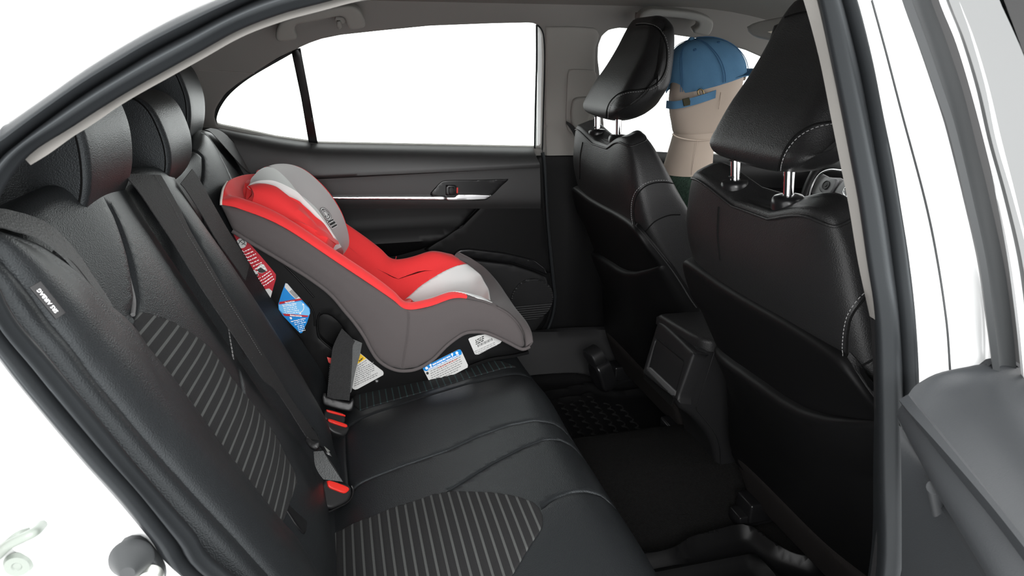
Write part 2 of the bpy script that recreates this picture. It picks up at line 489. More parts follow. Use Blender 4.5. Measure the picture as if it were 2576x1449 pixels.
def glass(name, tint=(.93, .95, .94)):
    m = bpy.data.materials.new(name); m.use_nodes = True; nt = m.node_tree; nt.nodes.clear(); N = nt.nodes.new
    o = N('ShaderNodeOutputMaterial'); t = N('ShaderNodeBsdfTransparent'); g = N('ShaderNodeBsdfGlossy'); mx = N('ShaderNodeMixShader'); f = N('ShaderNodeFresnel')
    t.inputs[0].default_value = (*tint, 1); g.inputs['Roughness'].default_value = .02; f.inputs[0].default_value = 1.45
    nt.links.new(f.outputs[0], mx.inputs[0]); nt.links.new(t.outputs[0], mx.inputs[1]); nt.links.new(g.outputs[0], mx.inputs[2]); nt.links.new(mx.outputs[0], o.inputs[0]); return m
GLASS = glass('window_glass'); 
# ---------------------------------------------------------------- near door opening
def RP(p, off=0.0):
    q = PY(p[0], p[1], -.80 + off)
    if q[2] > .95:
        F_ = Fr((0, -.80 + off, .95), (1, 0, 0), (0, .3, 1)); q = F_.hit(*p)
    return q
ST = [((472,1449),(531,1446),(572,1446)), ((372,1339),(441,1339),(479,1339)), ((286,1239),(355,1225),(379,1225)),
      ((200,1143),(269,1129),(296,1127)), ((81,1000),(152,993),(190,996)), ((0,897),(86,911),(118,908)), ((-70,790),(0,800),(21,790)),
      ((-125,650),(-65,660),(-32,650)), ((-95,480),(-55,520),(-22,545)), ((0,329),(0,404),(4,472)), ((30,305),(50,357),(68,386)),
      ((136,231),(149,281),(175,316)), ((213,177),(235,222),(255,264)), ((291,128),(320,170),(336,215)), ((369,83),(392,127),(408,175)),
      ((446,43),(475,84),(500,124)), ((543,0),(566,37),(590,74)), ((640,-38),(660,-5),(683,37)), ((745,-75),(765,-35),(780,9)),
      ((1000,-125),(1000,-95),(1000,-40)), ((1400,-170),(1400,-135),(1400,-85)), ((1800,-190),(1800,-150),(1790,-100)),
      ((2040,-150),(2010,-125),(1975,-90)), ((2115,-75),(2085,-60),(2045,-50)), ((2148,0),(2108,0),(2067,0)), ((2183,141),(2150,160),(2104,174)),
      ((2212,290),(2176,290),(2128,290)), ((2238,405),(2198,410),(2151,410)), ((2256,515),(2217,515),(2170,515)), ((2278,645),(2236,655),(2191,660)),
      ((2295,798),(2252,800),(2212,802)), ((2303,960),(2263,985),(2218,985)), ((2300,1200),(2264,1200),(2221,1200)), ((2292,1440),(2262,1440),(2222,1440))]
rO = [RP(s[0]) for s in ST]; rG = [RP(s[1], .004) for s in ST]; rI = [RP(s[2], .006) for s in ST]
dn = [((.66, .46), (.645, .46), (.63, .46)), ((.60, .36), (.595, .375), (.585, .39)), ((.40, .33), (.40, .345), (.40, .36)), ((.18, .34), (.185, .355), (.19, .37)), ((.03, .45), (.045, .45), (.06, .455)), ((-.035, .62), (-.02, .62), (-.005, .62))]
for d in dn:
    rO.append(np.array([d[0][0], -.80, d[0][1]])); rG.append(np.array([d[1][0], -.796, d[1][1]])); rI.append(np.array([d[2][0], -.794, d[2][1]]))
rO, rG, rI = map(np.array, (rO, rG, rI))
def mid(a, b, t, dy): 
    q = a * (1 - t) + b * t; q = q.copy(); q[:, 1] += dy; return q
cen = np.array([.2, 0, .9])
def rad(c, s, dy):
    q = c.copy(); q[:, 0] = cen[0] + (q[:, 0] - cen[0]) * s; q[:, 2] = cen[2] + (q[:, 2] - cen[2]) * s; q[:, 1] += dy; return q
def outw(c, d, dy):
    q = c.copy(); r_ = q - np.array([.2, 0, .9]); r_[:, 1] = 0; r_ /= np.linalg.norm(r_, axis=1)[:, None]; q = q + r_ * d; q[:, 1] += dy; return q
inn = outw(rI, .035, .05)
seal = patch('trim_1', [mid(rO, rG, 0, .012), mid(rO, rG, .04, -.004), mid(rO, rG, .3, -.012), mid(rO, rG, .62, -.017), mid(rO, rG, .9, -.008), rG,
                        mid(rG, rI, .18, -.010), mid(rG, rI, .5, -.013), mid(rG, rI, .85, -.007), mid(rG, rI, 1.0, .006), inn], RUBBER, n=None, samp=5, m=3, closed=True, sharp=60)
struct(seal); seal['label'] = 'dark grey double-lipped rubber weatherstrip around the near door opening'
w1 = rad(rO, 1.0, .012); w2 = rad(rO, 1.02, .004); w3 = rad(rO, 1.10, .004); w4 = rad(rO, 1.13, -.012); w5 = rad(rO, 1.2, -.016); w6 = rad(rO, 1.35, .02); w7 = rad(rO, 1.6, .09)
for w in (w5, w6, w7): w[:, 0] = np.minimum(w[:, 0], w4[:, 0].max() + .02 + 0 * w[:, 0]) if False else w[:, 0]
body = patch('trim_2', [w1, w2, w3, w4, w5, w6, w7], PAINT, n=None, samp=5, m=3, closed=True)
struct(body); body['label'] = 'glossy white painted body frame around the near door opening'
# pillar garnish strip seen just inside the seal
gI = [(60,396),(105,368),(163,326),(200,303),(233,281),(281,248),(336,215),(408,175),(500,124),(590,74),(683,37),(780,9),(1000,-40),(1400,-85),(1790,-100),(1975,-90),(2045,-50),(2067,0),(2104,174),(2128,290),(2151,410),(2170,515),(2191,660),(2212,802)]
gL = [(61,398),(106,371),(165,330),(202,307),(236,286),(289,254),(346,221),(417,181),(506,134),(602,84),(702,39),(800,13),(1000,-20),(1400,-60),(1780,-75),(1950,-60),(2013,-40),(2032,0),(2070,140),(2100,290),(2124,410),(2145,515),(2169,660),(2198,794)]
a = np.array([RP(p, .02) for p in gI]); b = np.array([RP(p, .024) for p in gL]); a0 = outw(a, .012, .015); b1 = outw(b, .05, .06)
g = patch('trim_3', [a0, a, b, b1], TRIMG, n=None, samp=5, m=2, T=.004); struct(g); g['label'] = 'light grey pillar trim edge inside the near opening'
lowb = [RP(p, .012) for p in ((2206,802),(2212,1000),(2216,1449))]; lowc = [RP(p, .03) for p in ((2203,802),(2212,1000),(2216,1449))]
o = patch('trim_4', [[q + np.array([.02, -.004, 0]) for q in lowb], lowc, [q + np.array([.05, .06, 0]) for q in lowc]], PLASTIC, n=20, m=2, T=.004); struct(o)

# rear quarter inner structure on the near side (blocks light behind the seat)
# ---------------------------------------------------------------- far side wall above the belt, with window openings
FU = Fr((0, .74, .95), (1, 0, 0), (0, -.3, 1))
openR = [(1344,376),(1082,371),(803,366),(694,351),(597,330),(545,320),(538,300),(540,280),(547,266),(566,237),(596,213),(640,184),(702,145),(755,120),(780,109),(809,99),(858,89),(950,79),(1082,66),(1238,60),(1330,58),(1348,60),(1362,72),(1369,95),(1371,155),(1368,272),(1366,376)]
hR = FU.px(openR)
openF = [(1509,182),(1505,150),(1506,116),(1516,90),(1533,76),(1558,71),(1620,76),(1704,90),(1760,98),(1823,112),(1877,127),(1918,145)]
hF = FU.px(openF) + [(1.55, .215), (1.9, .10), (2.1, 0.0), (2.1, -.06), (1.5, -.06), (.86, -.03)]
def roll(u, v):
    t = np.clip(v - .40, 0, 9); return 2.5 * t * t
outl = [(-1.3, -.10), (-1.3, .10), (-1.0, .30), (-.6, .40), (-.2, .46), (.3, .50), (1.0, .50), (1.5, .42), (2.0, .16), (2.3, -.05), (2.3, -.10)]
wf = slab('wall_far', FU, outl, .025, HEADLINER, r=.006, res=.03, hf=roll, holes=[hR, hF], step=.012)
struct(wf); wf['label'] = 'grey fabric-covered far side wall with window openings'
# panel joint line of the C pillar garnish
tube('trim_5', [FU.hit(x, y, .001) for x, y in ((500,176),(570,180),(640,184))], .0012, PILLAR); struct(bpy.data.objects['trim_5'])
# B pillar garnish: slightly proud light plate with belt slider recess
bp_out = [(1372,66),(1440,66),(1500,70),(1508,90),(1497,120),(1496,180),(1512,300),(1516,413),(1425,415),(1374,412),(1371,300)]
bp = slab('trim_6', FU, FU.px(bp_out), .02, PILLAR, r=.006, res=.02, smooth_outline=0, hf=lambda u, v: u * 0 + .006)
struct(bp); bp['label'] = 'light grey upper pillar cover beside the front passenger headrest'
rec = cr(FU.px([(1426,185),(1432,175),(1445,172),(1488,174),(1497,180),(1499,200),(1508,300),(1500,335),(1446,336),(1427,325),(1422,300)]), 5, True)
sl = thing('belt_height_adjuster', FU.hit(1460, 335, .01), 'grey belt height adjuster with black shoulder belt on the far pillar', 'belt adjuster')
slab('cover_plate', FU, rec, .004, PILLAR, sl, r=.0025, res=.02, hf=lambda u, v: u * 0 + .0105)
kn = cr(FU.px([(1434,262),(1440,245),(1460,240),(1480,242),(1487,262),(1480,285),(1470,310),(1452,322),(1436,312),(1432,285)]), 5, True)
slab('slider', FU, kn, .014, HANDLE, sl, r=.006, res=.008, hf=lambda u, v: u * 0 + .022)
strap('belt_loop', [FU.hit(x, y, .03) for x, y in ((1424,304),(1440,314),(1452,330),(1462,350),(1468,372))], [FU.hit(x, y, .03) for x, y in ((1424,310),(1436,326),(1446,345),(1452,362),(1456,385))], .0015, BELT, sl, n=20)
strap('belt_webbing', [FU.hit(x, y, .035) for x, y in ((1478,310),(1466,330),(1459,350))], [FU.hit(x, y, .035) for x, y in ((1500,296),(1486,312),(1472,350))], .0015, BELT, sl, n=12)
# window glass and dividers
w = slab('window_1', Fr(FU.O - FU.N * .018, FU.U, FU.V), FU.px([(1352,384),(1352,62),(1330,55),(1100,60),(900,80),(745,116),(790,384)], -.018), .004, GLASS, r=0, res=.2); struct(w)
w['label'] = 'clear rear door window, white outside'
w2_ = slab('window_2', Fr(FU.O - FU.N * .018, FU.U, FU.V), FU.px([(790,384),(745,116),(690,140),(600,195),(540,250),(520,300),(530,330)], -.018), .004, GLASS, r=0, res=.2); struct(w2_)
w2_['label'] = 'small triangular rear quarter window'
w3_ = slab('window_3', Fr(FU.O - FU.N * .018, FU.U, FU.V), [(p[0], p[1]) for p in [(.72, .0), (.72, .40), (1.1, .40), (1.7, .22), (2.15, -.05), (2.1, -.10), (.8, -.06)]], .004, GLASS, r=0, res=.2); struct(w3_)
o = slab('window_2_frame', Fr(FU.O - FU.N * .012, FU.U, FU.V), FU.px([(733,131),(755,119),(778,240),(801,372),(778,368),(757,245)], -.012), .012, GLOSSP, r=.002, res=.02); struct(o); o['label'] = 'black divider bar between the two rear windows'
fr_ = [(733,128),(640,182),(596,210),(566,234),(545,262),(536,285),(534,305),(540,320)]
o = patch('trim_7', [[FU.hit(x, y, -.004) for x, y in fr_], [FU.hit(x, y, -.016) for x, y in [(736,134),(645,186),(603,215),(575,241),(556,268),(547,290),(545,305),(550,320)]]], RUBBER, n=50, T=.003); struct(o)
o = tube('trim_8', [FU.hit(x, y, -.010) for x, y in ((1350,62),(1350,155),(1347,272),(1345,380))], .0028, RUBBER); struct(o)
o = tube('trim_9', [FU.hit(x, y, -.002) for x, y in ((1352,63),(1362,74),(1368,96),(1370,155),(1367,272),(1364,384))], .0022, RUBBER); struct(o)
o = slab('trim_10', Fr(FU.O - FU.N * .03, FU.U, FU.V), FU.px([(1352,60),(1366,66),(1372,100),(1370,390),(1347,390)], -.03), .01, PAINT, r=.001, res=.05); struct(o); o['label'] = 'white painted body edge seen beside the rear window'

# ceiling
zc = lambda x, y: 1.372 + .01 * (1 - (y / .7) ** 2) - max(0, -x - .1) ** 2 * .55 - max(0, x - 1.0) ** 2 * .28
xs = np.linspace(-1.3, 1.55, 40); ys = np.linspace(-.66, .64, 26)
V = [(x, y, zc(x, y) - max(0, abs(y + .01) - .56) ** 2 * 1.5) for x in xs for y in ys]
nY = len(ys); F = [(i * nY + j, i * nY + j + 1, (i + 1) * nY + j + 1, (i + 1) * nY + j) for i in range(len(xs) - 1) for j in range(nY - 1)]
V2 = V + [(v[0], v[1] * 1.02, v[2] + .05) for v in V]; n0 = len(V); F2 = F + [tuple(q + n0 for q in f[::-1]) for f in F]
for i in range(len(xs) - 1):
    F2 += [(i * nY, (i + 1) * nY, (i + 1) * nY + n0, i * nY + n0), ((i + 1) * nY + nY - 1, i * nY + nY - 1, i * nY + nY - 1 + n0, (i + 1) * nY + nY - 1 + n0)]
ceil = recalc(mk('ceiling', V2, F2, HEADLINER)); struct(ceil); ceil['label'] = 'light grey fabric headliner'

# ---------------------------------------------------------------- floor
fl = slab('floor', Fr((0, 0, .20), (1, 0, 0), (0, 1, 0)), [(-.7, -.79), (-.15, -.79), (2.2, -.79), (2.2, .78), (-.15, .78), (-.7, .78)], .05, CARPET, r=.0005, res=.06,
          hf=lambda u, v: .10 * np.exp(-(v / .17) ** 4) * np.clip((u - .25) * 8, 0, 1)); struct(fl); fl['label'] = 'black carpeted cabin floor with a centre tunnel'
# rear bulkhead and parcel shelf behind the seat
bk = slab('wall_rear', Fr((-.45, 0, .25), (0, 1, 0), (-.25, 0, 1)), [(-.78, 0), (.78, 0), (.78, .62), (-.78, .62)], .03, PANEL, r=0, res=.2); struct(bk)
ps = slab('shelf_rear', Fr((-.60, 0, 1.0), (1, 0, 0), (0, 1, 0)), [(-.55, -.72), (.28, -.72), (.28, .73), (-.55, .73)], .03, HANDLE, r=.004, res=.1); struct(ps); ps.name = 'trim_11'; ps['label'] = 'grey rear parcel shelf'
# near rear quarter and rocker panels
nq = slab('wall_near', Fr((0, -.78, .25), (1, 0, 0), (0, 0, 1)), [(-1.2, 0), (-.02, 0), (-.20, .45), (-.36, .74), (-.42, .80), (-1.2, .80)], .012, HANDLE, r=0, res=.2); struct(nq)
ex = slab('wall_near_front', Fr((0, -.78, .25), (1, 0, 0), (0, 0, 1)), [(.66, 0), (2.2, 0), (2.2, .62), (.80, .68), (.80, 1.06), (.70, 1.06), (.62, .55)], .012, PLASTIC, r=0, res=.2); struct(ex)

# ---------------------------------------------------------------- far doors (below the belt)
FD = Fr((0, .72, 0), (1, 0, 0), (0, 0, 1))     # N faces -Y
def belt_curve(h=0.0):
    return FD.px([(524,320),(545,325),(597,336),(694,356),(778,368),(803,370),(1082,375),(1344,380),(1366,383)], h)
door = thing('door_1', FD.hit(1000, 800), None, None); del door['label'], door['category']; door['kind'] = 'structure'
def pad_h(u, v):
    # soft upper pad: rolls towards the glass at the top and steps back at the crease
    return u * 0
padtop = [(480,318),(545,323),(597,334),(694,354),(778,367),(803,369),(1082,374),(1340,378),(1352,384),(1359,400)]
padbot = [(1360,413),(1200,420),(1000,430),(800,438),(600,440),(480,430)]
# upper pad as a rolled patch: top edge at the glass, belly proud, crease below
ptop = on(padtop[:8], .735); pmid = on([(480,345),(545,348),(597,358),(694,376),(778,386),(803,388),(1082,392),(1345,394)], .70)
pcr = on([(480,440),(545,440),(597,440),(694,440),(778,440),(803,439),(1082,427),(1356,414)], .685)
pc2 = on([(480,446),(545,446),(597,446),(694,446),(778,446),(803,445),(1082,433),(1356,420)], .694)
plow = on([(480,497),(545,497),(597,497),(694,497),(778,497),(803,497),(1082,497),(1358,497)], .70)
pl2 = on([(480,520),(545,520),(597,520),(694,520),(778,520),(803,520),(1082,520),(1358,520)], .712)
o = patch('upper_pad', [ptop, pmid, pcr, pc2, plow, pl2], DOORPAD, door, n=80, m=6, T=.01, sharp=50); 
# door skin below
sk = [(300,470),(1358,450),(1366,520),(1376,620),(1388,700),(1391,760),(1376,812),(1350,850),(1310,880),(1200,900),(300,900)]
slab('door_skin', Fr((0, .73, 0), (1, 0, 0), (0, 0, 1)), Fr((0, .73, 0), (1, 0, 0), (0, 0, 1)).px(sk), .03, PANEL, door, r=.008, res=.03)
# armrest pad bulge under the chrome strip, ends at the diagonal line
ar = [(600,503),(1000,505),(1222,506),(1164,564),(1111,599),(1062,626),(1000,645),(900,655),(600,655)]
slab('armrest_panel', Fr((0, .715, 0), (1, 0, 0), (0, 0, 1)), Fr((0, .715, 0), (1, 0, 0), (0, 0, 1)).px(ar), .03, PANEL, door, r=.012, res=.02,
     hf=lambda u, v: .03 * np.exp(-((v - .69) / .035) ** 2))
# diagonal front panel, proud
dg = [(1286,449),(1357,446),(1366,520),(1376,620),(1386,690),(1340,664),(1280,650),(1180,640),(1143,655),(1068,630),(1111,601),(1166,566),(1229,503)]
slab('front_panel', Fr((0, .712, 0), (1, 0, 0), (0, 0, 1)), Fr((0, .712, 0), (1, 0, 0), (0, 0, 1)).px(dg), .02, PANEL, door, r=.004, res=.02)
FC = Fr((0, .681, 0), (1, 0, 0), (0, 0, 1))
slab('chrome_strip', FC, FC.px([(640,495),(1000,494),(1119,494),(1121,504),(1000,502.5),(640,502)]), .012, SATIN, door, r=.003, res=.006)
# release handle
hp = slab('handle_recess', FC, cr(FC.px([(1083,492),(1095,473),(1108,459),(1125,453),(1200,452),(1270,450),(1284,450),(1262,470),(1234,496),(1200,500),(1120,498)]), 3, True), .012, GLOSSP, door, r=.004, res=.01, hf=lambda u, v: u * 0 - .004)
hd = slab('release_handle', FC, FC.px([(1121,494),(1144,494),(1149,487),(1190,487),(1236,489),(1233,495),(1222,502),(1190,504),(1122,504)]), .016, SATIN, door, r=.004, res=.006, hf=lambda u, v: u * 0 + .008); hd['label'] = 'satin chrome release handle'
lk = slab('lock_switch', FC, FC.px([(1122,466),(1146,466),(1150,470),(1150,488),(1144,492),(1121,492)]), .008, GLOSSP, door, r=.002, res=.01, hf=lambda u, v: u * 0 + .004)
slab('lock_button', FC, FC.px([(1128,470),(1142,470),(1142,489),(1128,489)]), .005, PLASTIC, lk, r=.002, res=.01, hf=lambda u, v: u * 0 + .008)
slab('lock_indicator', FC, FC.px([(1148,471),(1151.5,471),(1151,485),(1147.5,485)]), .003, REDP, lk, r=.0, res=.01, hf=lambda u, v: u * 0 + .006)
FP = Fr((0, .700, 0), (1, 0, 0), (0, 0, 1))
slab('pocket_lip', FP, FP.px([(1140,650),(1146,635),(1158,628),(1180,626),(1270,637),(1345,655),(1372,676),(1378,692),(1345,680),(1290,662),(1200,652),(1172,650),(1160,660)]), .03, GLOSSP, door, r=.006, res=.012)
slab('pocket_panel', FP, FP.px([(1163,660),(1172,654),(1290,668),(1345,686),(1378,700),(1386,760),(1370,808),(1345,842),(1300,862),(1180,862)]), .02, PLASTIC, door, r=.006, res=.02, hf=lambda u, v: u * 0 - .008)
# speaker grille, rows of fine ribs in relief
gc = np.array(FP.uv(1340, 755)); gr = [(gc[0] + .075 * cos(a), gc[1] + .075 * sin(a)) for a in np.linspace(0, 2 * pi, 40)[:-1]]
slab('speaker_grille', FP, gr, .006, PLASTIC, door, r=.003, res=.004, hf=lambda u, v: -.004 + .0012 * np.sin(v / .008 * 2 * pi))
# far B pillar below the belt and sill
FB_ = Fr((0, .735, 0), (1, 0, 0), (0, 0, 1))
o = slab('trim_12', FB_, [(.60, .20), (.61, .93), (.86, .925), (.96, .5), (1.0, .2)], .02, PANEL, r=.004, res=.04, hf=lambda u, v: .012 * np.exp(-((u - .76) / .05) ** 2)); struct(o)
o['label'] = 'black lower pillar and sill cover at the far side'
o = tube('trim_13', on([(1365,384),(1370,420),(1378,560),(1390,690),(1396,760),(1381,822),(1350,864),(1315,890)], .718), .006, RUBBER); struct(o); o['label'] = 'black far door weatherstrip'
sill = patch('trim_14', [on([(1290,905),(1330,885),(1372,850),(1410,850),(1530,880)], .715), [np.array([.5, .66, .36]), np.array([.6, .66, .35]), np.array([.75, .66, .34]), np.array([.95, .66, .33]), np.array([1.1, .66, .33])],
               [np.array([.5, .60, .20]), np.array([.6, .60, .20]), np.array([.75, .60, .2]), np.array([.95, .60, .2]), np.array([1.1, .60, .2])]], PLASTIC, n=30, m=5, T=.01); struct(sill)
# front far door and dashboard masses seen between the head restraints
fd = thing('door_3', (1.4, .73, .3), None, None); del fd['label'], fd['category']; fd['kind'] = 'structure'
slab('door_skin', FB_, [(.87, .3), (.855, .935), (1.2, .905), (1.6, .875), (2.1, .85), (2.1, .3)], .02, PANEL, fd, r=.01, res=.05)
patch('upper_pad', [[np.array([.88, .745, .935]), np.array([1.3, .745, .90]), np.array([2.0, .745, .86])], [np.array([.88, .69, .90]), np.array([1.3, .69, .87]), np.array([2.0, .69, .83])], [np.array([.88, .68, .84]), np.array([1.3, .68, .81]), np.array([2.0, .68, .77])]], PANEL, fd, n=24, m=5, T=.01)
FE = Fr((0, .68, 0), (1, 0, 0), (0, 0, 1))
slab('release_handle', FE, FE.px([(1937,476),(2010,478),(2008,486),(1938,484)]), .012, SATIN, fd, r=.003, res=.01)
slab('handle_recess', FE, FE.px([(1925,448),(1960,446),(2025,460),(2020,500),(1925,500)]), .008, GLOSSP, fd, r=.003, res=.02)
dash = patch('dashboard', [[np.array([1.85, y, .93 - .02 * abs(y)]) for y in (-.7, 0, .7)], [np.array([1.66, y, .95 - .02 * abs(y)]) for y in (-.7, 0, .7)], [np.array([1.60, y, .88]) for y in (-.7, 0, .7)], [np.array([1.64, y, .70]) for y in (-.7, 0, .7)], [np.array([1.75, y, .45]) for y in (-.7, 0, .7)]], PLASTIC, n=40, m=5, T=.02)
tag(dash, 'black dashboard behind the steering wheel', 'dashboard')
# windscreen header, visible piece of white outside comes from the studio; ground
gd = slab('ground', Fr((0, 0, 0), (1, 0, 0), (0, 1, 0)), [(-8, -8), (8, -8), (8, 8), (-8, 8)], .02, simple('white_studio_floor', (.85, .85, .85), .6), r=0, res=2.0); struct(gd)

# ---------------------------------------------------------------- near front door edge (curved strips at right)
def strip(nm, A, B, ya, yb, mat, bulge=0.0, T=.006, lab=None):
    o = patch(nm, [[PY(x, y, ya) for x, y in A], [PY(x, y, yb) for x, y in B]], mat, n=60, m=6, T=T, bulges=[bulge] if bulge else None, sharp=50); struct(o)
    if lab: o['label'] = lab
    return o
gA = [(2230,-180),(2293,0),(2331,103),(2369,214),(2404,321),(2447,499),(2481,657),(2501,810),(2514,922),(2530,1100)]
gB = [(2285,-180),(2342,0),(2376,90),(2421,224),(2456,362),(2488,492),(2526,666),(2547,819),(2557,926),(2570,1100)]
bB = [(2305,-180),(2362,0),(2404,104),(2438,214),(2473,345),(2510,498),(2543,660),(2564,819),(2574,926),(2590,1100)]
cB = [(2330,-180),(2387,0),(2428,104),(2466,228),(2497,362),(2535,500),(2572,660),(2594,819),(2604,926),(2620,1100)]
eB = [(2470,-120),(2514,0),(2542,62),(2576,141),(2620,260),(2690,500),(2740,660),(2780,819),(2800,926),(2810,1100)]
strip('trim_15', gA, gB, -.85, -.845, RUBBER2, -.008, lab='grey rubber edge seal of the front door beside the white pillar')
strip('trim_16', gB, bB, -.83, -.83, GLOSSP, lab='black gap beside the front door frame')
strip('trim_17', bB, cB, -.86, -.87, PAINT, -.004, lab='thin white painted door frame edge')
strip('trim_18', cB, eB, -.872, -.885, simple('grey_gloss_applique', (.095, .098, .098), .35), 0, lab='glossy light grey door pillar panel at the right')
# inner white pillar seam
tube('trim_19', [RP(p, -.014) for p in ((2193,0),(2228,128),(2269,286),(2326,500),(2357,649),(2381,810),(2390,930))], .0012, RUBBER2); struct(bpy.data.objects['trim_19'])
def extr(name, fr, prof, hw, r, mat, parent=None, n=64, uc=0.0, dome=0.006, sharp=50, mid=5, defo=None):
    """closed profile in (v, n) of frame fr, extruded along u by +-hw(v, n), rounded ends"""
    P = np.array(resample(cr(prof, 8, True), n, True))
    t = np.roll(P, -1, 0) - np.roll(P, 1, 0); t /= np.linalg.norm(t, axis=1)[:, None]
    nr = np.stack([t[:, 1], -t[:, 0]], 1); c = P.mean(0)
    area_ = np.sum(P[:, 0] * np.roll(P[:, 1], -1) - np.roll(P[:, 0], -1) * P[:, 1])
    if area_ < 0: nr = -nr
    H = np.array([hw(*q) for q in P]) if callable(hw) else np.full(n, hw)
    rows = []
    def row(off, us): Q = P - nr * off; return [fr.w(uc + us[i], Q[i, 0], Q[i, 1]) for i in range(n)]
    def shrink(k, e):  
        Q = P - nr * r; Q = c + (Q - c) * k; return [fr.w(uc + e[i], Q[i, 0], Q[i, 1]) for i in range(n)]
    A = [k / 6 * pi / 2 for k in range(7)]
    for k, dd in ((.15, dome), (.5, dome * .8), (.8, dome * .35)): rows.append(shrink(k, -H - dd))
    for a in A: rows.append(row(r * (1 - sin(a)), -H + r * (1 - cos(a))))
    for k in range(1, mid): rows.append(row(0, (-H + r) + (2 * H - 2 * r) * k / mid))
    for a in A[::-1]: rows.append(row(r * (1 - sin(a)), H - r * (1 - cos(a))))
    for k, dd in ((.8, dome * .35), (.5, dome * .8), (.15, dome)): rows.append(shrink(k, H + dd))
    V = [p for q in rows for p in q]; M = len(rows)
    if defo: V = [p + defo((p - fr.O) @ fr.U, (p - fr.O) @ fr.V, (p - fr.O) @ fr.N) for p in V]
    F = [(i * n + j, i * n + (j + 1) % n, (i + 1) * n + (j + 1) % n, (i + 1) * n + j) for i in range(M - 1) for j in range(n)]
    F += [tuple(range(n))[::-1], tuple((M - 1) * n + j for j in range(n))]
    return recalc(mk(name, V, F, mat, parent, sharp))

# ================================================================ front seats
def interp(x, xs, ys): return np.interp(x, xs, ys)
def nback(u, v):
    Ln = interp(v, [0, .081, .235, .323, .425, .47, .55], [.03, .019, -.027, -.027, -.019, -.008, -.010])
    Rn = interp(v, [0, .1, .2, .288, .37, .435, .488, .53], [.0, -.03, -.06, -.075, -.052, -.032, -.011, 0])
    Cn = interp(v, [0, .2, .4, .55], [.02, .012, .0, -.008])
    t = np.clip(u / .25, -1.1, 1.1)
    up = interp(v, [.55, .60, .64, .68, .71, .76], [0, -.003, -.010, -.024, -.036, -.05])
    return np.where(t < 0, Cn + (Ln - Cn) * np.abs(t) ** 3, Cn + (Rn - Cn) * np.abs(t) ** 3) + up
def front_seat(fr, yc, label, group, px):
    rt = thing('front_seat', (fr.O[0] + .1, yc, .22), label, 'car seat', group)
    LV = [(-.02, .235, -.10), (.06, .245, -.12), (.16, .25, -.13), (.28, .25, -.135), (.40, .25, -.14), (.50, .25, -.142), (.55, .248, -.142), (.60, .245, -.138),
          (.64, .237, -.13), (.67, .226, -.124), (.695, .213, -.118), (.712, .198, -.112)]
    n = 96; th = [2 * pi * (k + .5) / n for k in range(n)]; p = 2 / 5.0
    def ring(v, hw, nf, k=1.0, dv=0.0):
        out = []
        s = float(np.clip((v - .56) / .13, 0, 1))
        for a in th:
            cx = np.sign(cos(a)) * abs(cos(a)) ** p; sy = np.sign(sin(a)) * abs(sin(a)) ** p
            u = hw * cx; vv = v + s * (sin(pi / 2 * min(abs(u) / .165, 1)) ** 2 * .038 - .022 - max(0, abs(u) - .14) ** 2 * 3.2) + dv
            nb = float(nback(u, v)) - .006; m = (nb + nf) / 2
            nn = m + ((nb - m) * sy if sy > 0 else (m - nf) * sy) * k
            # bolster wings reach forward at the sides
            if sy < 0: nn -= .035 * abs(cx) ** 6 * min(1, max(0, (.60 - v) * 8))
            out.append(fr.w(u, vv, nn))
        return out
    rows = [ring(*l) for l in LV]
    rim = rows[-1]
    rows += [ring(.720, .190, -.112, .92), ring(.722, .165, -.112, .74, .0), ring(.722, .10, -.110, .5, .0), ring(.721, .05, -.105, .25, .0)]
    body = patch('backrest', rows, LEATHER_F, rt, n=None, samp=1, m=2, closed=True, cap=True)
    # collar piping around the top opening
    rr = [q for q, a in zip(rows[-5], th)]
    tube('piping', [x + fr.N * .001 + fr.V * .001 for x in rr], .0022, LEATHER_F, rt, closed=True, smooth=1)
    # back panel with raised lip
    hb = lambda u, v: nback(u, v) + .004
    out = [(-.235, .02), (-.249, .10), (-.252, .30), (-.253, .48), (-.250, .53), (-.236, .553), (-.20, .556), (-.1, .548), (.0, .546), (.1, .547), (.19, .545), (.225, .538), (.245, .515), (.2515, .47), (.252, .3), (.25, .10), (.24, .02), (.0, .0)]
    slab('back_panel', fr, cr(out, 4, True), .012, PANEL, rt, r=.009, res=.016, hf=hb, step=.01)
    # map pocket bag, puffed top edge
    pt = [(-.252, .325), (-.235, .338), (-.2, .352), (-.15, .364), (-.08, .374), (0, .378), (.05, .379), (.10, .384), (.15, .396), (.2, .414), (.252, .435)]
    pk = [(-.235, .025), (-.25, .10), (-.254, .25)] + pt + [(.2525, .30), (.251, .10), (.24, .025), (0, .003)]
    hp = lambda u, v: nback(u, v) + .010 + .012 * np.exp(-((v - .36) / .08) ** 2) * np.clip(1 - (np.abs(u) / .25) ** 6, 0, 1)
    slab('map_pocket', fr, pk, .02, PANEL, rt, r=.011, res=.014, hf=hp, step=.01)
    # inboard side: airbag gusset with white stitching, zipped seam down to the panel edge
    sn = snapper(*[c for c in rt.children if c.name.split('.')[0] in ('backrest', 'back_panel')])
    for q in px['seams']: tube('seam', sn(q, .0002, 6), .0015, SEAM, rt, smooth=1)
    dashes('stitching', sn(px['stitch'], .0012, 6), THREAD, rt, step=.0062, ln=.0040, rad=.00055)
    zA = sn(px['zip'][0], .0015); zB = sn(px['zip'][1], .0015)
    if len(zA) > 3 and len(zB) > 3: strap('zip_tape', zA, zB, .0016, BELT, rt, n=40)
    # head restraint
    hr_prof = [(.780, -.074), (.765, -.080), (.748, -.105), (.741, -.135), (.744, -.165), (.757, -.195), (.80, -.228), (.85, -.255), (.895, -.277), (.925, -.285), (.948, -.277), (.958, -.258), (.945, -.238), (.91, -.207), (.872, -.165), (.84, -.122), (.812, -.090), (.795, -.076)]
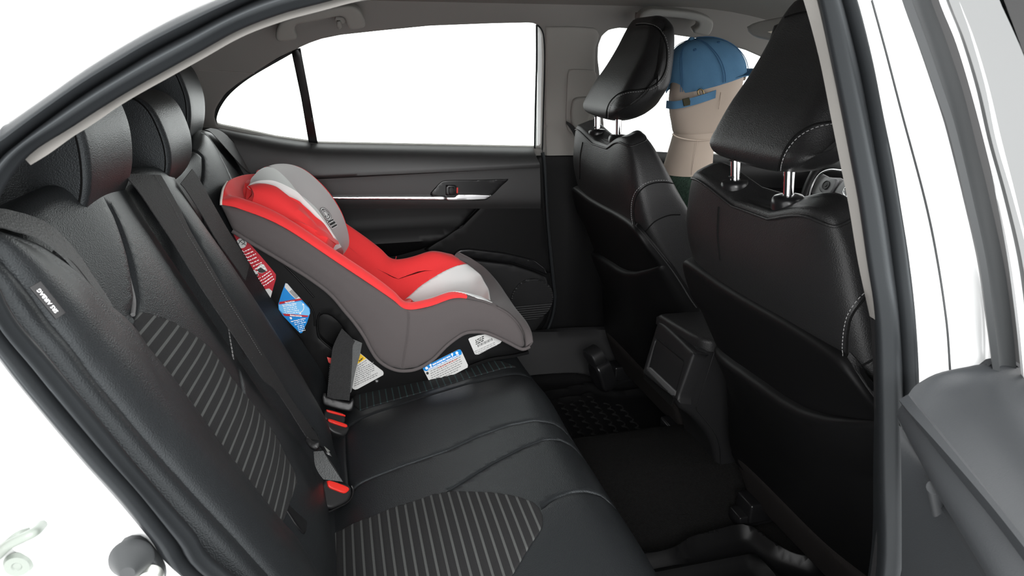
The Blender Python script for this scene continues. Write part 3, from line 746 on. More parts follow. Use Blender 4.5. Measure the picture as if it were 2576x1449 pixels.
    hwf = lambda v, nn: float(interp(v, [.74, .78, .85, .92, .96], [.138, .144, .134, .115, .095]))
    bow = lambda u, v, nn: fr.V * ((.024 if u > 0 else .009) * min((u / .13) ** 2, 1.15) * float(np.clip((.81 - v) / .05, 0, 1)))
    hd = extr('headrest', fr, hr_prof, hwf, .042, LEATHER_F, rt, n=80, dome=.004, defo=bow, mid=9)
    sh = snapper(hd)
    for q in px['hseam']: tube('seam', sh(q, .0002, 6), .0015, SEAM, hd, smooth=1)
    for q in px['hstitch']: dashes('stitching', sh(q, .0010, 6), THREAD, hd, step=.0060, ln=.0038, rad=.00055)
    for s in (-1, 1):
        u = s * .073 - .015
        zt = fr.w(u, .780, -.106); zb = fr.w(u, .68, -.074)
        post = tube('post', [zt, zb], .0082, CHROME, rt, seg=16, smooth=0)
        if s < 0:
            d = zb - zt
            for k in (.22, .5): 
                c0 = zt + d * k
                rbox('post_notch', Fr(c0, fr.U, fr.V), 0, 0, .0070, .012, .004, .005, GLOSSP, post, bev=.0008)
        bz = fr.w(u, .718, -.086)
        ax = zt - zb; ax /= np.linalg.norm(ax)
        lathe('post_guide', bz - ax * .006, ax, [(.0, .012), (.012, .012), (.021, .010), (.0242, .006), (.025, 0), (.0245, -.008), (0, -.008)], GLOSSP, rt, seg=28)
    # cushion, skirt and rails
    W = Fr((fr.O[0], yc, 0), (0, -1, 0), (0, 0, 1))    # N = -X
    sk = [(-.235, .372), (-.20, .385), (0, .375), (.2, .372), (.24, .36), (.24, .30), (.235, .255), (.2, .245), (-.2, .245), (-.232, .26), (-.238, .30)]
    slab('seat_skirt', W, cr(sk, 3, True), .10, SKIRT, rt, r=.02, res=.03, hf=lambda u, v: .015 - (.40 - v) * .42 + .05)
    CW = Fr((fr.O[0] + .02, yc, .42), (0, -1, 0), (.5, 0, .04))
    slab('seat_cushion', Fr(CW.O, (0, 1, 0), (.5, 0, .04)) if False else Fr((fr.O[0] + .02, yc, .40), (1, 0, .08), (0, 1, 0)), [(.0, -.24), (.48, -.25), (.50, 0), (.48, .25), (0, .24)], .14, LEATHER_F, rt, r=.03, res=.05)
    for s in (-1, 1):
        rbox('seat_rail', Fr((fr.O[0] + .2, yc + s * .19, .232), (1, 0, 0), (0, 1, 0)), 0, 0, 0, .52, .045, .03, GLOSSP, rt, bev=.004)
        rbox('rail_bracket', Fr((fr.O[0] - .01, yc + s * .19, .255), (1, 0, 0), (0, 1, 0)), 0, 0, 0, .06, .06, .05, GLOSSP, rt, bev=.006)
    return rt
PXN = dict(seams=[[(1808,520),(1806,560),(1806,600),(1812,655)], [(2190,735),(2163,765),(2142,797),(2134,830),(2131,865),(2130,900)], [(2168,920),(2190,908),(2215,892)]],
           stitch=[(2182,728),(2154,757),(2134,790),(2125,823),(2121,860),(2120,900)],
           zip=[[(2131,900),(2148,926),(2166,952),(2182,975),(2196,996),(2208,1018),(2218,1040)], [(2139,884),(2158,905),(2176,928),(2190,950),(2203,975),(2214,998),(2221,1018)]],
           hseam=[[(1957,436),(1962,410),(1975,377),(2003,340),(2045,315),(2090,306),(2130,303)], [(1975,44),(2000,36),(2025,31),(2050,30)]],
           hstitch=[[(1963,437),(1968,410),(1982,378),(2010,345),(2050,322),(2095,312),(2135,309)]])
PXF = dict(seams=[[(1466,358),(1460,395),(1459,450)], [(1599,566),(1595,540),(1596,515),(1605,488),(1625,468),(1655,459),(1690,461),(1715,475),(1732,497)], [(1624,582),(1648,557),(1682,542),(1711,540)]],
           stitch=[(1592,565),(1589,540),(1590,510),(1599,483),(1620,463),(1652,454),(1690,456),(1712,466)],
           zip=[[(1597,568),(1615,585),(1632,606),(1662,643),(1690,681),(1712,715),(1731,747),(1750,774)], [(1603,562),(1628,588),(1648,612),(1677,650),(1702,683),(1725,717),(1742,747),(1758,774)]],
           hseam=[[(1525,296),(1527,276),(1536,255),(1555,237),(1580,228),(1610,225),(1640,217),(1664,196),(1676,165),(1677,125),(1668,92),(1650,70),(1625,62),(1600,63)]],
           hstitch=[[(1530,296),(1533,276),(1542,256),(1560,241),(1583,233),(1612,230),(1645,221),(1669,199),(1681,165),(1681,125),(1672,90),(1652,67),(1625,59),(1600,60)]])
V24 = (-sin(radians(24)), 0, cos(radians(24)))
FSN = Fr((.87, -.415, .33), (0, -1, 0), V24)
a_ = radians(24) - .073
FSF = Fr((.854, .325, .332), (0, -1, 0), (-sin(a_), 0, cos(a_)))
front_seat(FSN, -.415, 'black leather front seat nearest the open door, its head restraint cut by the pillar', 'front seats', PXN)
front_seat(FSF, .325, 'black leather front seat with the mannequin sitting in it, beyond the centre console', 'front seats', PXF)

# ================================================================ rear bench
S23 = (-sin(radians(23)), 0, cos(radians(23)))
FBK = Fr((-.06, 0, .42), (0, 1, 0), S23)
FCU = Fr((-.06, 0, .42), (0, -1, 0), (.47, 0, .05))       # u = -y, v forward, N up
bench = thing('rear_bench_seat', (.1, 0, .30), 'black leather rear bench seat with grey-striped fabric inserts and three head restraints', 'car seat')
g_ = lambda x, c, s: np.exp(-((x - c) / s) ** 2)
def bk_h(u, v):
    h = .012 + .020 * g_(u, -.39, .13) * g_(v, .45, .5)                     # near seat belly
    h = h + .030 * g_(u, -.075, .075) * g_(v, .32, .42)                      # centre section
    h = h - .030 * g_(u, -.205, .035) * g_(v, .45, .22)                      # valley between near and centre
    h = h + .020 * g_(u, .36, .13) - .02 * g_(u, .09, .04) * g_(v, .4, .3) - .042 * g_(u, .165, .085) * g_(v, .34, .27)
    h = h - .018 * g_(v, .0, .05)
    return h
BG = [([FBK.uv(x, y, .02) for x, y in ((262,527),(276,555),(293,603),(310,655),(324,707),(335,755),(333,793))], .0035, .006),
      ([FBK.uv(x, y, .02) for x, y in ((578,818),(583,852),(590,897),(596,956),(598,1008))], .003, .006),
      ([FBK.uv(x, y, .03) for x, y in ((420,480),(470,560),(540,680),(600,790),(650,870))], .006, .012),
      ([FBK.uv(x, y, .02) for x, y in ((494,378),(508,400),(520,440),(528,480),(560,560))], .0035, .006),
      ([FBK.uv(x, y, .02) for x, y in ((512,340),(530,355),(548,385),(562,425),(575,470))], .0035, .006)]
ins_px = [(335,792),(345,793),(369,803),(397,815),(424,832),(459,855),(500,888),(544,945),(579,990),(613,1026),(648,1067),(682,1115),(701,1158),(722,1192),(731,1222),(724,1245),(714,1271),(707,1309),(700,1326)]
insB = [FBK.uv(x, y, .016) for x, y in ins_px]
zip_px = [(-60,604),(0,603),(35,610),(86,629),(138,660),(190,698),(228,738),(262,776),(297,805),(331,840),(358,880),(386,914),(436,976),(530,1105),(587,1180),(644,1252),(697,1317),(740,1366),(790,1449),(850,1560)]
out = [(-.66, -.03), (.70, -.03), (.715, .40), (.70, .56), (.655, .635), (.60, .675), (.50, .690), (.40, .685), (.30, .665), (.2, .655), (.05, .66), (-.06, .675), (-.14, .69), (-.25, .70), (-.35, .71), (-.45, .715), (-.55, .71), (-.63, .67), (-.67, .58), (-.68, .4)]
slab('backrest', FBK, cr(out, 3, True), .11, LEATHER, bench, r=.022, res=.013, hf=bk_h, grooves=BG, step=.012)
def sinr(v, per, amp): return amp * np.abs(np.sin(np.pi * v / per)) ** .5
zr = [FBK.uv(x, y, .016) for x, y in zip_px[9:17]]
slab('fabric_insert', FBK, [tuple(q) for q in insB] + [tuple(q + np.array([-.03, 0])) for q in np.array(zr)[::-1]], .006, STRIPE, bench, r=.0025, res=.0052,
     hf=lambda u, v: bk_h(u, v) + .0005 + sinr(v + .25 * (u + .4) ** 2, .0163, .0022), step=.006)
# bright piping edge between near seat bolster and belly
tube('piping', [FBK.hit(x, y, .021) for x, y in ((262,528),(277,557),(294,604),(311,656),(325,708),(336,756),(334,792))], .0028, LEATHER_L, bench)
dashes('stitching', [FBK.hit(x, y, .023) for x, y in ((574,818),(579,852),(586,897),(591,956),(592,1000))], THREAD, bench, step=.008, ln=.0055, rad=.0010)
dashes('stitching', [FBK.hit(x, y, .03) for x, y in ((592,655),(602,661),(615,668),(625,680))], THREAD, bench, step=.008, ln=.0055, rad=.0009)
# near side bolster (outboard) : from the zip line to the door seal
c0 = [FBK.hit(x, y, .030) for x, y in zip_px]
lo = [FBK.hit(x + 3, y - 2, .004) for x, y in zip_px]
c0a = []
sm = [(-70,640),(-40,655),(0,690),(57,755),(114,831),(166,893),(217,964),(252,1005),(314,1077),(393,1170),(440,1220),(486,1270),(530,1316),(579,1367),(615,1407),(651,1446),(690,1490),(720,1530),(780,1600),(840,1680)]
c2 = on(sm, -.700)
c2b = [q + np.array([0, -.004, 0]) for q in c2]
sl_ = [(-90,680),(-50,700),(0,750),(21,790),(52,838),(104,893),(166,966),(230,1048),(286,1115),(330,1168),(379,1225),(427,1282),(475,1336),(520,1388),(572,1446),(600,1480),(640,1520),(680,1560),(720,1620),(800,1720)]
c3 = on(sl_, -.735)
c1 = [ (a * .5 + b * .5) for a, b in zip(c0, c2)]
N_ = np.array([.35, -.45, .35])
c05 = [a * .82 + b * .18 + N_ * .010 for a, b in zip(c0, c2)]; c1 = [a * .45 + b * .55 + N_ * .042 for a, b in zip(c0, c2)]; c18 = [a * .12 + b * .88 + N_ * .026 for a, b in zip(c0, c2)]
bol = patch('side_bolster', [lo, c0, c05, c1, c18, c2], LEATHER, bench, n=None, samp=6, m=4, T=.006, sharp=60)
c25 = [a * .6 + b * .4 + N_ * .020 for a, b in zip(c2, c3)]; c28 = [a * .2 + b * .8 + N_ * .006 for a, b in zip(c2, c3)]
c35 = [q + np.array([-.02, -.01, -.03]) for q in c3]
patch('bolster_edge', [[q + N_ * -.006 for q in c2], [a * .93 + b * .07 + N_ * .008 for a, b in zip(c2, c3)], c25, c28, c35], LEATHER, bench, n=None, samp=6, m=4, T=.006, sharp=60)
tube('zip', [FBK.hit(x, y, .0335) for x, y in [(138,633),(165,652),(195,682),(225,722)] + [(255,757),(297,803),(331,838),(358,880),(386,914),(436,976),(530,1105),(587,1180),(644,1252),(697,1317)]], .0028, BELT, bench, smooth=6)
# edge seam with thread near the top of the bolster
sp_ = [(-20,592),(0,602),(35,610),(86,630),(138,661),(190,700),(228,741),(258,775)]
tube('piping', [FBK.hit(x, y, .036) for x, y in sp_], .0024, LEATHER, bol)
dashes('stitching', [FBK.hit(x + 8, y - 8, .036) for x, y in sp_[3:]], THREAD, bol, step=.008, ln=.005, rad=.0008)
# airbag tag
TG = [on([(78,736)], -.705)[0], on([(141,813)], -.705)[0], on([(113,830)], -.712)[0], on([(54,755)], -.712)[0]]
tg_u = TG[1] - TG[0]; tg_v = TG[0] - TG[3]; tgf = Fr(TG[3] + N_ * .05, tg_u, tg_v - tg_u * (tg_v @ tg_u) / (tg_u @ tg_u))
tg_L = np.linalg.norm(tg_u); tg_H = np.linalg.norm(tg_v)
tgo = rbox('airbag_tag', tgf, tg_L / 2, tg_H / 2, 0, tg_L, tg_H, .0016, GLOSSP, bol, bev=.0004)
# text reads from the far side, upside down in the picture
text('lettering', 'SRS AIRBAG', Fr(tgf.O, -tgf.U, -tgf.V), -tg_L / 2, -tg_H * .42, .0012, tg_H * .46, INKW, tgo, align='CENTER', bold=0.0, sx=1.0) 

# cushion
def cu_h(u, v):
    y = -u
    h = .018 * g_(y, -.37, .17) * g_(v, .26, .30) + .022 * g_(y, 0.03, .10) * g_(v, .26, .35) + -.024 * g_(y, .36, .17) * g_(v, .20, .33)
    h = h - .035 * np.clip((v - .43) / .09, 0, 1) ** 2 - .02 * g_(v, -.02, .05)
    return h
def CP(pts, h=.006): return [FCU.uv(x, y, h) for x, y in pts]
CG = [(CP([(882,1225),(900,1212),(917,1204),(1011,1169),(1127,1130),(1205,1095),(1282,1068),(1341,1056),(1391,1053),(1414,1058),(1440,1072)]), .0024, .0045),
      (CP([(1133,1239),(1160,1222),(1185,1204),(1243,1165),(1321,1122),(1368,1103),(1407,1097),(1438,1103),(1465,1118)]), .0024, .005),
      (CP([(1366,1287),(1380,1274),(1399,1262),(1438,1246),(1475,1239),(1515,1239),(1550,1252)]), .0024, .005),
      (CP([(884,1072),(902,1060),(950,1042),(1049,1006),(1166,964),(1243,944),(1302,932),(1330,930)]), .004, .006),
      (CP([(882,1225),(872,1200),(868,1150),(868,1100),(872,1075)]), .003, .004)]
out = [(-.69, -.03), (.66, -.03), (.665, .30), (.655, .44), (.62, .495), (.52, .51), (.37, .508), (.2, .512), (0, .515), (-.3, .512), (-.55, .51), (-.64, .495), (-.685, .44), (-.69, .3)]
slab('seat_cushion', FCU, cr(out, 3, True), .17, LEATHER, bench, r=.035, res=.013, hf=cu_h, grooves=CG, step=.012)
insC = CP([(809,1322),(855,1315),(933,1299),(995,1276),(1049,1261),(1088,1247),(1133,1240),(1166,1241),(1243,1246),(1302,1256),(1341,1270),(1358,1283),(1366,1301),(1366,1324),(1356,1343),(1337,1368),(1300,1425),(1230,1530),(1100,1640),(900,1700),(790,1600),(796,1500),(803,1400)], .012)
per = .0163
def fan(u, v): return v + (u - .4) * .10 * (v - .12) / .2
slab('fabric_insert', FCU, insC, .006, STRIPE, bench, r=.002, res=.0052, hf=lambda u, v: cu_h(u, v) + .0012 + sinr(v, .0163, .0022), step=.006)
insD = CP([(905,1030),(960,1012),(1049,985),(1166,945),(1243,924),(1300,908),(1200,880),(900,960),(880,1000)], .006)
slab('fabric_insert', FCU, insD, .004, FABDARK, bench, r=.002, res=.0052, hf=lambda u, v: cu_h(u, v) + .001 + sinr(v, .0163, .002), step=.006)
# cushion rear bolster pieces between cushion and backrest (near side)
NB = [(714,1271),(731,1222),(745,1190),(775,1172),(790,1175),(800,1186),(806,1215),(808,1240),(800,1262),(798,1290),(806,1320),(804,1360),(800,1420),(830,1500),(760,1520),(740,1420),(712,1340)]
FN = Fr(FBK.O + FBK.N * .016, (0, 1, 0), S23)
slab('rear_cushion_roll', FN, [FN.uv(x, y, 0) for x, y in NB], .06, LEATHER, bench, r=.012, res=.012, grooves=[([FN.uv(x, y, 0) for x, y in ((764,1176),(780,1174),(793,1180),(806,1200))], .002, .003), ([FN.uv(x, y, 0) for x, y in ((770,1308),(785,1306),(806,1318))], .002, .003)], step=.008)
# isofix flap
fl_ = [(722,1245),(730,1240),(745,1262),(764,1288),(774,1300),(773,1330),(768,1345),(745,1318),(724,1285),(714,1272)]
slab('anchor_flap', FN, [FN.uv(x, y, .008) for x, y in fl_], .006, GLOSSP, bench, r=.002, res=.01, hf=lambda u, v: u * 0 + .008)
# head restraints, profile in (z, x) extruded across
FH = lambda y: Fr((0, y, 0), (0, 1, 0), (0, 0, 1))       # N = +X
pA = [(1.014, -.326), (1.030, -.303), (1.070, -.283), (1.12, -.276), (1.16, -.281), (1.195, -.294), (1.215, -.318), (1.222, -.355), (1.215, -.40), (1.18, -.43), (1.12, -.44), (1.070, -.425), (1.050, -.38), (1.026, -.345)]
hwr = lambda v, n_: .100 if n_ > -.36 else .100 - (-.36 - n_) * .12
pM = [(a_ - (.028 if a_ < 1.04 else (.040 if a_ < 1.1 else .052)), b_ - .003) for a_, b_ in pA]
h1 = extr('headrest', FH(-.347), [(a_, b_ - .008) for a_, b_ in pA], hwr, .011, LEATHER, bench, n=72)
h2 = extr('headrest', FH(.045), pM, lambda v, n_: .104, .011, LEATHER, bench, n=72)
h3 = extr('headrest', FH(.425), [(a_ + .008 - (.010 if a_ < 1.06 else 0), b_ - .030) for a_, b_ in pA], hwr, .011, LEATHER, bench, n=72)
h1['label'] = 'outboard head restraint nearest the open door'; h2['label'] = 'lower centre head restraint'; h3['label'] = 'outboard head restraint at the far side'
for hh, yy, pr, dx in ((h1, -.347, [(a_, b_ - .008) for a_, b_ in pA], 0), (h2, .045, pM, 0), (h3, .425, [(a_ + .008 - (.010 if a_ < 1.06 else 0), b_ - .030) for a_, b_ in pA], 0)):
    hw_ = .100 if hh is not h2 else .104
    pts = [(v, n_) for v, n_ in pr[:9]]
    tube('seam', [np.array([n_ - .009, yy - hw_ + .0012, v]) for v, n_ in pts[:9]], .0015, SEAM, hh)
# ================================================================ child seat
cs = thing('child_seat', (.12, .41, .43), 'red and grey forward-facing child car seat with white pads and a black labelled shell', 'child seat')
YN, YF = .20, .62
Exz = [(-.243,.930),(-.213,.914),(-.13,.87),(-.018,.778),(.06,.713),(.103,.676),(.135,.649),(.19,.652),(.254,.668),(.32,.655),(.345,.640)]
Cxz = [(-.235,.965),(-.185,.872),(-.10,.775),(-.01,.680),(.05,.615),(.088,.578),(.128,.550),(.20,.553),(.28,.578),(.355,.585),(.385,.572)]
KW = [1, 1, 1, 1, 1, .8, .45, .4, .3, .1, 0]
K = lambda y, dz, pts=Exz: [np.array([x, y, z + (dz * w_ if dz > 0 else dz)]) for (x, z), w_ in zip(pts, KW)]
def blend(k, y, dz=0):
    return [np.array([c[0] * (1 - k) + e[0] * k, y, c[1] * (1 - k) + e[1] * k + dz]) for e, c in zip(Exz, Cxz)]
rows = [K(YN, -.002), K(.206, .010), K(.222, .016), blend(.92, .240), blend(.55, .262), blend(.16, .300), blend(0, .35), blend(0, .41), blend(0, .47), blend(.16, .520), blend(.55, .558), blend(.92, .580), K(.598, .016), K(.614, .010), K(YF, -.002)]
tops = [((558,515),.2),((557,505),.206),((559,497),.222),((562,480),.24),((565,470),.262),((574,456),.30),((590,448),.35),((613,441),.41),((640,438),.47),((662,437),.52),((680,433),.558),((690,430),.58),((700,429),.598),((706,430),.614),((710,433),.62)]
for r_, (p, y) in zip(rows, tops): r_[0] = PY(p[0], p[1], y)
_P1 = [(1131,638,.622),(1175,667,.592),(1208,691,.53),(1229,728,.41),(1235,760,.26),(1238,765,.20)]
for r_, (p, y) in zip(rows, tops):
    yy = [q[2] for q in _P1][::-1]; r_[-1] = PY(np.interp(y, yy, [q[0] for q in _P1][::-1]) , np.interp(y, yy, [q[1] for q in _P1][::-1]), y)
    r_[-2] = r_[-2] * .65 + (r_[-1] + r_[-3]) * .175
# white pan insert is cut out of the same surface
wpoly = [(1012,762),(1017,757),(1036,741),(1057,722),(1088,701),(1119,683),(1150,670),(1175,667),(1195,678),(1215,688),(1240,712),(1250,732),(1252,772),(1250,785),(1222,766),(1200,760),(1171,754),(1139,752),(1108,755),(1088,759),(1067,765),(1046,773),(1030,780)]
def project(P):
    q = P - CAM; d = q @ CF; return np.stack([1288 + FPX * (q @ CR) / d, 724.5 - FPX * (q @ CU_) / d], 1)
cov = patch('cover', rows, RED, cs, n=300, m=9, T=0, samp=8, sharp=80)
me = cov.data; nv = len(me.vertices); co = np.zeros(nv * 3); me.vertices.foreach_get('co', co); co = co.reshape(-1, 3) + world_loc(cs)
fc = np.array([co[list(p.vertices)].mean(0) for p in me.polygons])
isw = inside(project(fc), wpoly) & (fc[:, 0] > .12) & (fc[:, 1] > np.interp(fc[:, 0], [.13, .24, .31], [.228, .222, .203]))
faces = [tuple(p.vertices) for p in me.polygons]
# move the vertices on the border of the two fabrics onto the seam curve so that it runs smooth
wl = np.array(cr(wpoly, 8, True)); vw = {}; 
for f, m_ in zip(faces, isw):
    for i in f: vw.setdefault(i, set()).add(bool(m_))
bi = np.array([i for i, s_ in vw.items() if len(s_) == 2]); pp = project(co[bi])
for i, p_ in zip(bi, pp):
    A_ = wl; B_ = np.roll(wl, -1, 0); d_ = B_ - A_; t_ = np.clip(((p_ - A_) * d_).sum(1) / ((d_ ** 2).sum(1) + 1e-9), 0, 1); q_ = A_ + d_ * t_[:, None]; e_ = np.hypot(*(q_ - p_).T); k_ = e_.argmin()
    if e_[k_] < 6:
        dp = (co[i] - CAM) @ CF; mv = q_[k_] - p_; co[i] = co[i] + CR * mv[0] * dp / FPX - CU_ * mv[1] * dp / FPX
def sub(name, mask, mat, lift=0.0):
    fs = [f for f, m_ in zip(faces, mask) if m_]; used = sorted({i for f in fs for i in f}); mp = {k: i for i, k in enumerate(used)}
    V = co[used].copy(); V[:, 2] += lift
    o = mk(name, V, [tuple(mp[i] for i in f) for f in fs], mat, cs, 80)
    sm_ = o.modifiers.new('thick', 'SOLIDIFY'); sm_.thickness = .006; sm_.offset = 0; return o
bpy.data.objects.remove(cov)
isg = (fc[:, 0] > .283) & (fc[:, 1] < .226) & ~isw; isw = isw & ~isg
sub('cover_edge', isg, GREYF)
sub('cover', ~isw & ~isg, RED); wi = sub('seat_insert', isw, WHITEF, .0006); wi['label'] = 'white seat insert'
# seams of the cover
tube('seam', [PY(*p, y) for p, y in (((997,645),.612),((994,660),.60),((991,690),.575),((987,715),.56),((984,735),.545))], .0014, simple('dark_red_thread', (.30, .012, .016), .8), cs)
# near and far side panels of grey fabric
seam_px = [(552,514),(558,516),(605,525),(657,544),(710,569),(780,611),(849,660),(919,708),(960,733),(989,754),(1010,770),(1024,777),(1042,779),(1067,777),(1098,766),(1129,755),(1160,751),(1183,752),(1222,759),(1238,765),(1252,770),(1276,784),(1302,809),(1318,840),(1322,868)]
low_px = [(1320,876),(1306,876),(1263,854),(1224,837),(1197,835),(1166,840),(1127,867),(1088,905),(1049,927),(1011,932),(980,924),(952,905),(933,878),(917,847),(905,825),(893,812),(867,781),(832,740),(780,700),(745,677),(710,656),(675,634),(640,614),(610,598),(584,580),(566,542)]
GN = Fr((0, YN, 0), (1, 0, 0), (0, 0, 1))
side_out = GN.px(seam_px + low_px)
gh = lambda u, v: u * 0
sp1 = slab('side_panel', GN, side_out, .022, GREYF, cs, r=.010, res=.010, dome=.010, domew=.04, step=.007, grooves=[(GN.px([(1027,779),(1028,800),(1024,840),(1018,880),(1014,905),(1011,930)]), .0022, .003)])
sp1['label'] = 'grey fabric side panel towards the open door'
GF = Fr((0, YF, 0), (-1, 0, 0), (0, 0, 1))
slab('side_panel', GF, [(-a_, b_) for a_, b_ in side_out], .022, GREYF, cs, r=.010, res=.02, dome=.008, domew=.04, step=.012)
lp = [GN.hit(x, y, .004) for x, y in [(1333,872),(1320,878),(1306,876),(1263,854),(1224,838),(1197,835),(1166,840),(1127,867),(1088,905),(1049,928),(1011,933),(980,925),(952,906),(933,879),(917,848),(893,813),(867,782),(832,741),(780,701),(710,657),(640,615),(584,581)]]
tube('piping', lp, .0042, GREYF, cs, seg=10)
# front lip
P1 = [(1142,645,.610),(1175,667,.592),(1208,691,.53),(1229,728,.41),(1235,758,.27),(1250,769,.203),(1278,785,.198),(1304,811,.197),(1319,840,.196),(1323,872,.195)]
P2 = [(1143,643,.613),(1181,659,.600),(1215,684,.56),(1248,715,.51),(1275,750,.45),(1295,783,.39),(1310,812,.33),(1321,833,.28),(1330,853,.235),(1334,871,.203)]
pf = lambda L: [PY(x, y, d) for x, y, d in L]
a1, a2 = pf(P1), pf(P2); a3 = [q + np.array([-.03, .0, -.05]) for q in a2]; a3[-1] = a2[-1] + np.array([-.012, .01, -.012]); a3[-2] = a2[-2] + np.array([-.02, .01, -.03])
a15 = [(p * .5 + q * .5) + np.array([.012, -.004, .014]) for p, q in zip(a1, a2)]
lip = patch('front_lip', [a1, a15, a2, a3], GREYF, cs, n=None, samp=8, m=8, T=.005, sharp=70); lip['label'] = 'padded grey front lip'
tube('seam', a1[1:], .0013, simple('dark_grey_thread', (.04, .035, .035), .8), cs)
tube('seam', a1[1:6], .0018, GREYF, cs)
# top edge piping
tube('top_piping', [PY(*p, y) for p, y in (((556,516),.198),((556,505),.203),((558,490),.222),((562,474),.25),((572,457),.30))], .0026, PIPEW, cs)
# head pads
RB = [(672,437),(700,428),(735,429),(770,445),(815,486),(845,531),(860,572),(866,600),(862,622),(854,634)]
RC = [(676,438),(702,431),(735,433),(768,449),(810,490),(839,533),(855,573),(861,604),(857,624),(848,633)]
RD = [(674,438),(690,447),(711,467),(728,489),(742,503),(770,530),(800,564),(820,592),(834,616),(842,630)]
o = patch('head_wing_piping', [on(RB, .585), on(RC, .568)], RED, cs, n=60, m=4, T=.02, bulges=[.004])
hw1 = patch('head_wing', [on(RC, .568), [p + np.array([0, 0, 0]) for p in on([(p[0] * .5 + q[0] * .5, p[1] * .5 + q[1] * .5) for p, q in zip(RC, RD)], .505)], on(RD, .455)], LGREYF, cs, n=60, m=7, T=.02); hw1['label'] = 'light grey far side head wing'
W0 = [(637,484),(639,464),(648,449),(661,439),(674,438),(690,447),(711,467),(728,489),(742,502),(758,514),(778,532),(800,558),(817,583),(834,616)]
W0y = [.31,.34,.38,.42,.445,.455,.455,.452,.44,.42,.40,.38,.36,.345]
W1 = [(638,485),(642,482),(648,478),(656,476),(668,475),(681,475),(697,480),(714,488),(735,500),(748,514),(770,536),(794,564),(813,590),(833,617)]
W1y = [.305,.305,.305,.30,.30,.30,.30,.30,.305,.31,.315,.32,.33,.34]
w0, w1_ = on(W0, W0y), on(W1, W1y)
hw2 = patch('head_cushion', [w0, w1_], WHITEF, cs, n=70, m=6, T=.02, bulges=[.003]); hw2['label'] = 'white head cushion'
R1 = [(637,487),(640,486),(648,485),(658,485),(671,487),(684,491),(698,500),(714,512),(732,528),(748,543),(768,565),(785,584),(810,602),(835,619)]
R2 = [(619,506),(621,512),(632,522),(648,532),(665,541),(683,549),(703,557),(724,566),(745,576),(765,587),(785,598),(803,609),(820,619),(838,626)]
r1 = on(R1, [.285] * 13 + [.335]); r2 = on(R2, [.262] * 13 + [.32])
rdk = patch('head_wing', [w1_, r1, r2], RED, cs, n=70, m=7, T=.02, bulges=[.005, .005]); rdk['label'] = 'red near side head wing'
L0 = on([(637,486),(637,474),(639,464),(648,449),(661,439)], [.305, .33, .345, .38, .42]); L1 = on([(619,507),(619,493),(622,476),(630,458),(654,441)], [.265, .285, .31, .35, .42])
patch('head_wing_end', [L0, L1], RED, cs, n=30, m=6, T=.02, bulges=[.008])
# harness buckle
bkO = PY(1030, 765, .33); bk = lathe('crotch_buckle', bkO - np.array([0, 0, .012]), (-.25, -.2, 1), [(0, .012), (.012, .012), (.022, .008), (.025, 0), (.022, -.012), (0, -.012)], GLOSSP, cs)
lathe('release_button', bkO + np.array([-.005, -.004, .006]), (-.25, -.2, 1), [(0, .006), (.012, .005), (.0145, 0), (.0145, -.004), (0, -.004)], REDP, bk)
# black shell: side walls, back and bottom
sh_px = [(560,522),(570,556),(590,600),(640,700),(700,790),(760,862),(800,935),(822,982),(845,998),(905,1004),(960,996),(1010,985),(1075,962),(1140,936),(1200,912),(1240,900),(1290,893),(1330,884),(1328,868),(1270,800),(1180,770),(1100,775),(1030,800),(960,765),(800,640),(660,560)]
SN = Fr((0, .236, 0), (1, 0, 0), (0, 0, 1)); so = SN.px(sh_px)
rec_ = cr(SN.px([(800,806),(812,792),(838,800),(870,838),(862,880),(838,878),(806,850),(800,830)]), 3, True)
shn = slab('shell', SN, so, .02, SHELL, cs, r=.006, res=.016, step=.01, hf=lambda u, v: u * 0, holes=[rec_])
slab('shell_recess', Fr((0, .262, 0), (1, 0, 0), (0, 0, 1)), [(a_ - .01, b_) for a_, b_ in cr(SN.px([(790,800),(812,780),(842,790),(885,838),(870,890),(838,890),(796,860),(790,830)]), 3, True)], .01, SHELL, cs, r=.003, res=.03)
slab('shell', Fr((0, .584, 0), (-1, 0, 0), (0, 0, 1)), [(-a_, b_) for a_, b_ in so], .02, SHELL, cs, r=.006, res=.05, step=.02)
bp_ = [SN.hit(x, y, -.004) for x, y in sh_px[:18]]
patch('shell_base', [bp_, [q + np.array([0, .17, 0]) for q in bp_], [q + np.array([0, .342, 0]) for q in bp_]], SHELL, cs, n=60, m=2, T=.008)
for pts in ([(806,786),(800,800),(799,830),(806,852),(838,880)], [(776,760),(790,790),(792,820)], [(716,668),(752,705),(790,748)]):
    tube('shell_rib', [SN.hit(x, y, .0005) for x, y in pts], .0022, SHELL, cs)
lathe('rivet', SN.hit(948, 959, 0), (0, -1, 0), [(0, .004), (.003, .0035), (.005, .001), (.0055, -.001), (0, -.001)], SATIN, cs, seg=20)
lathe('rivet', SN.hit(836, 908, 0), (0, -1, 0), [(0, .006), (.006, .005), (.009, .001), (.009, -.001), (0, -.001)], REDP, cs, seg=20)
patch('belt_guide', [on([(822,898),(838,903),(850,912)], .233), on([(826,912),(838,916),(850,922)], .228)], REDP, cs, n=12, m=3, T=.004)
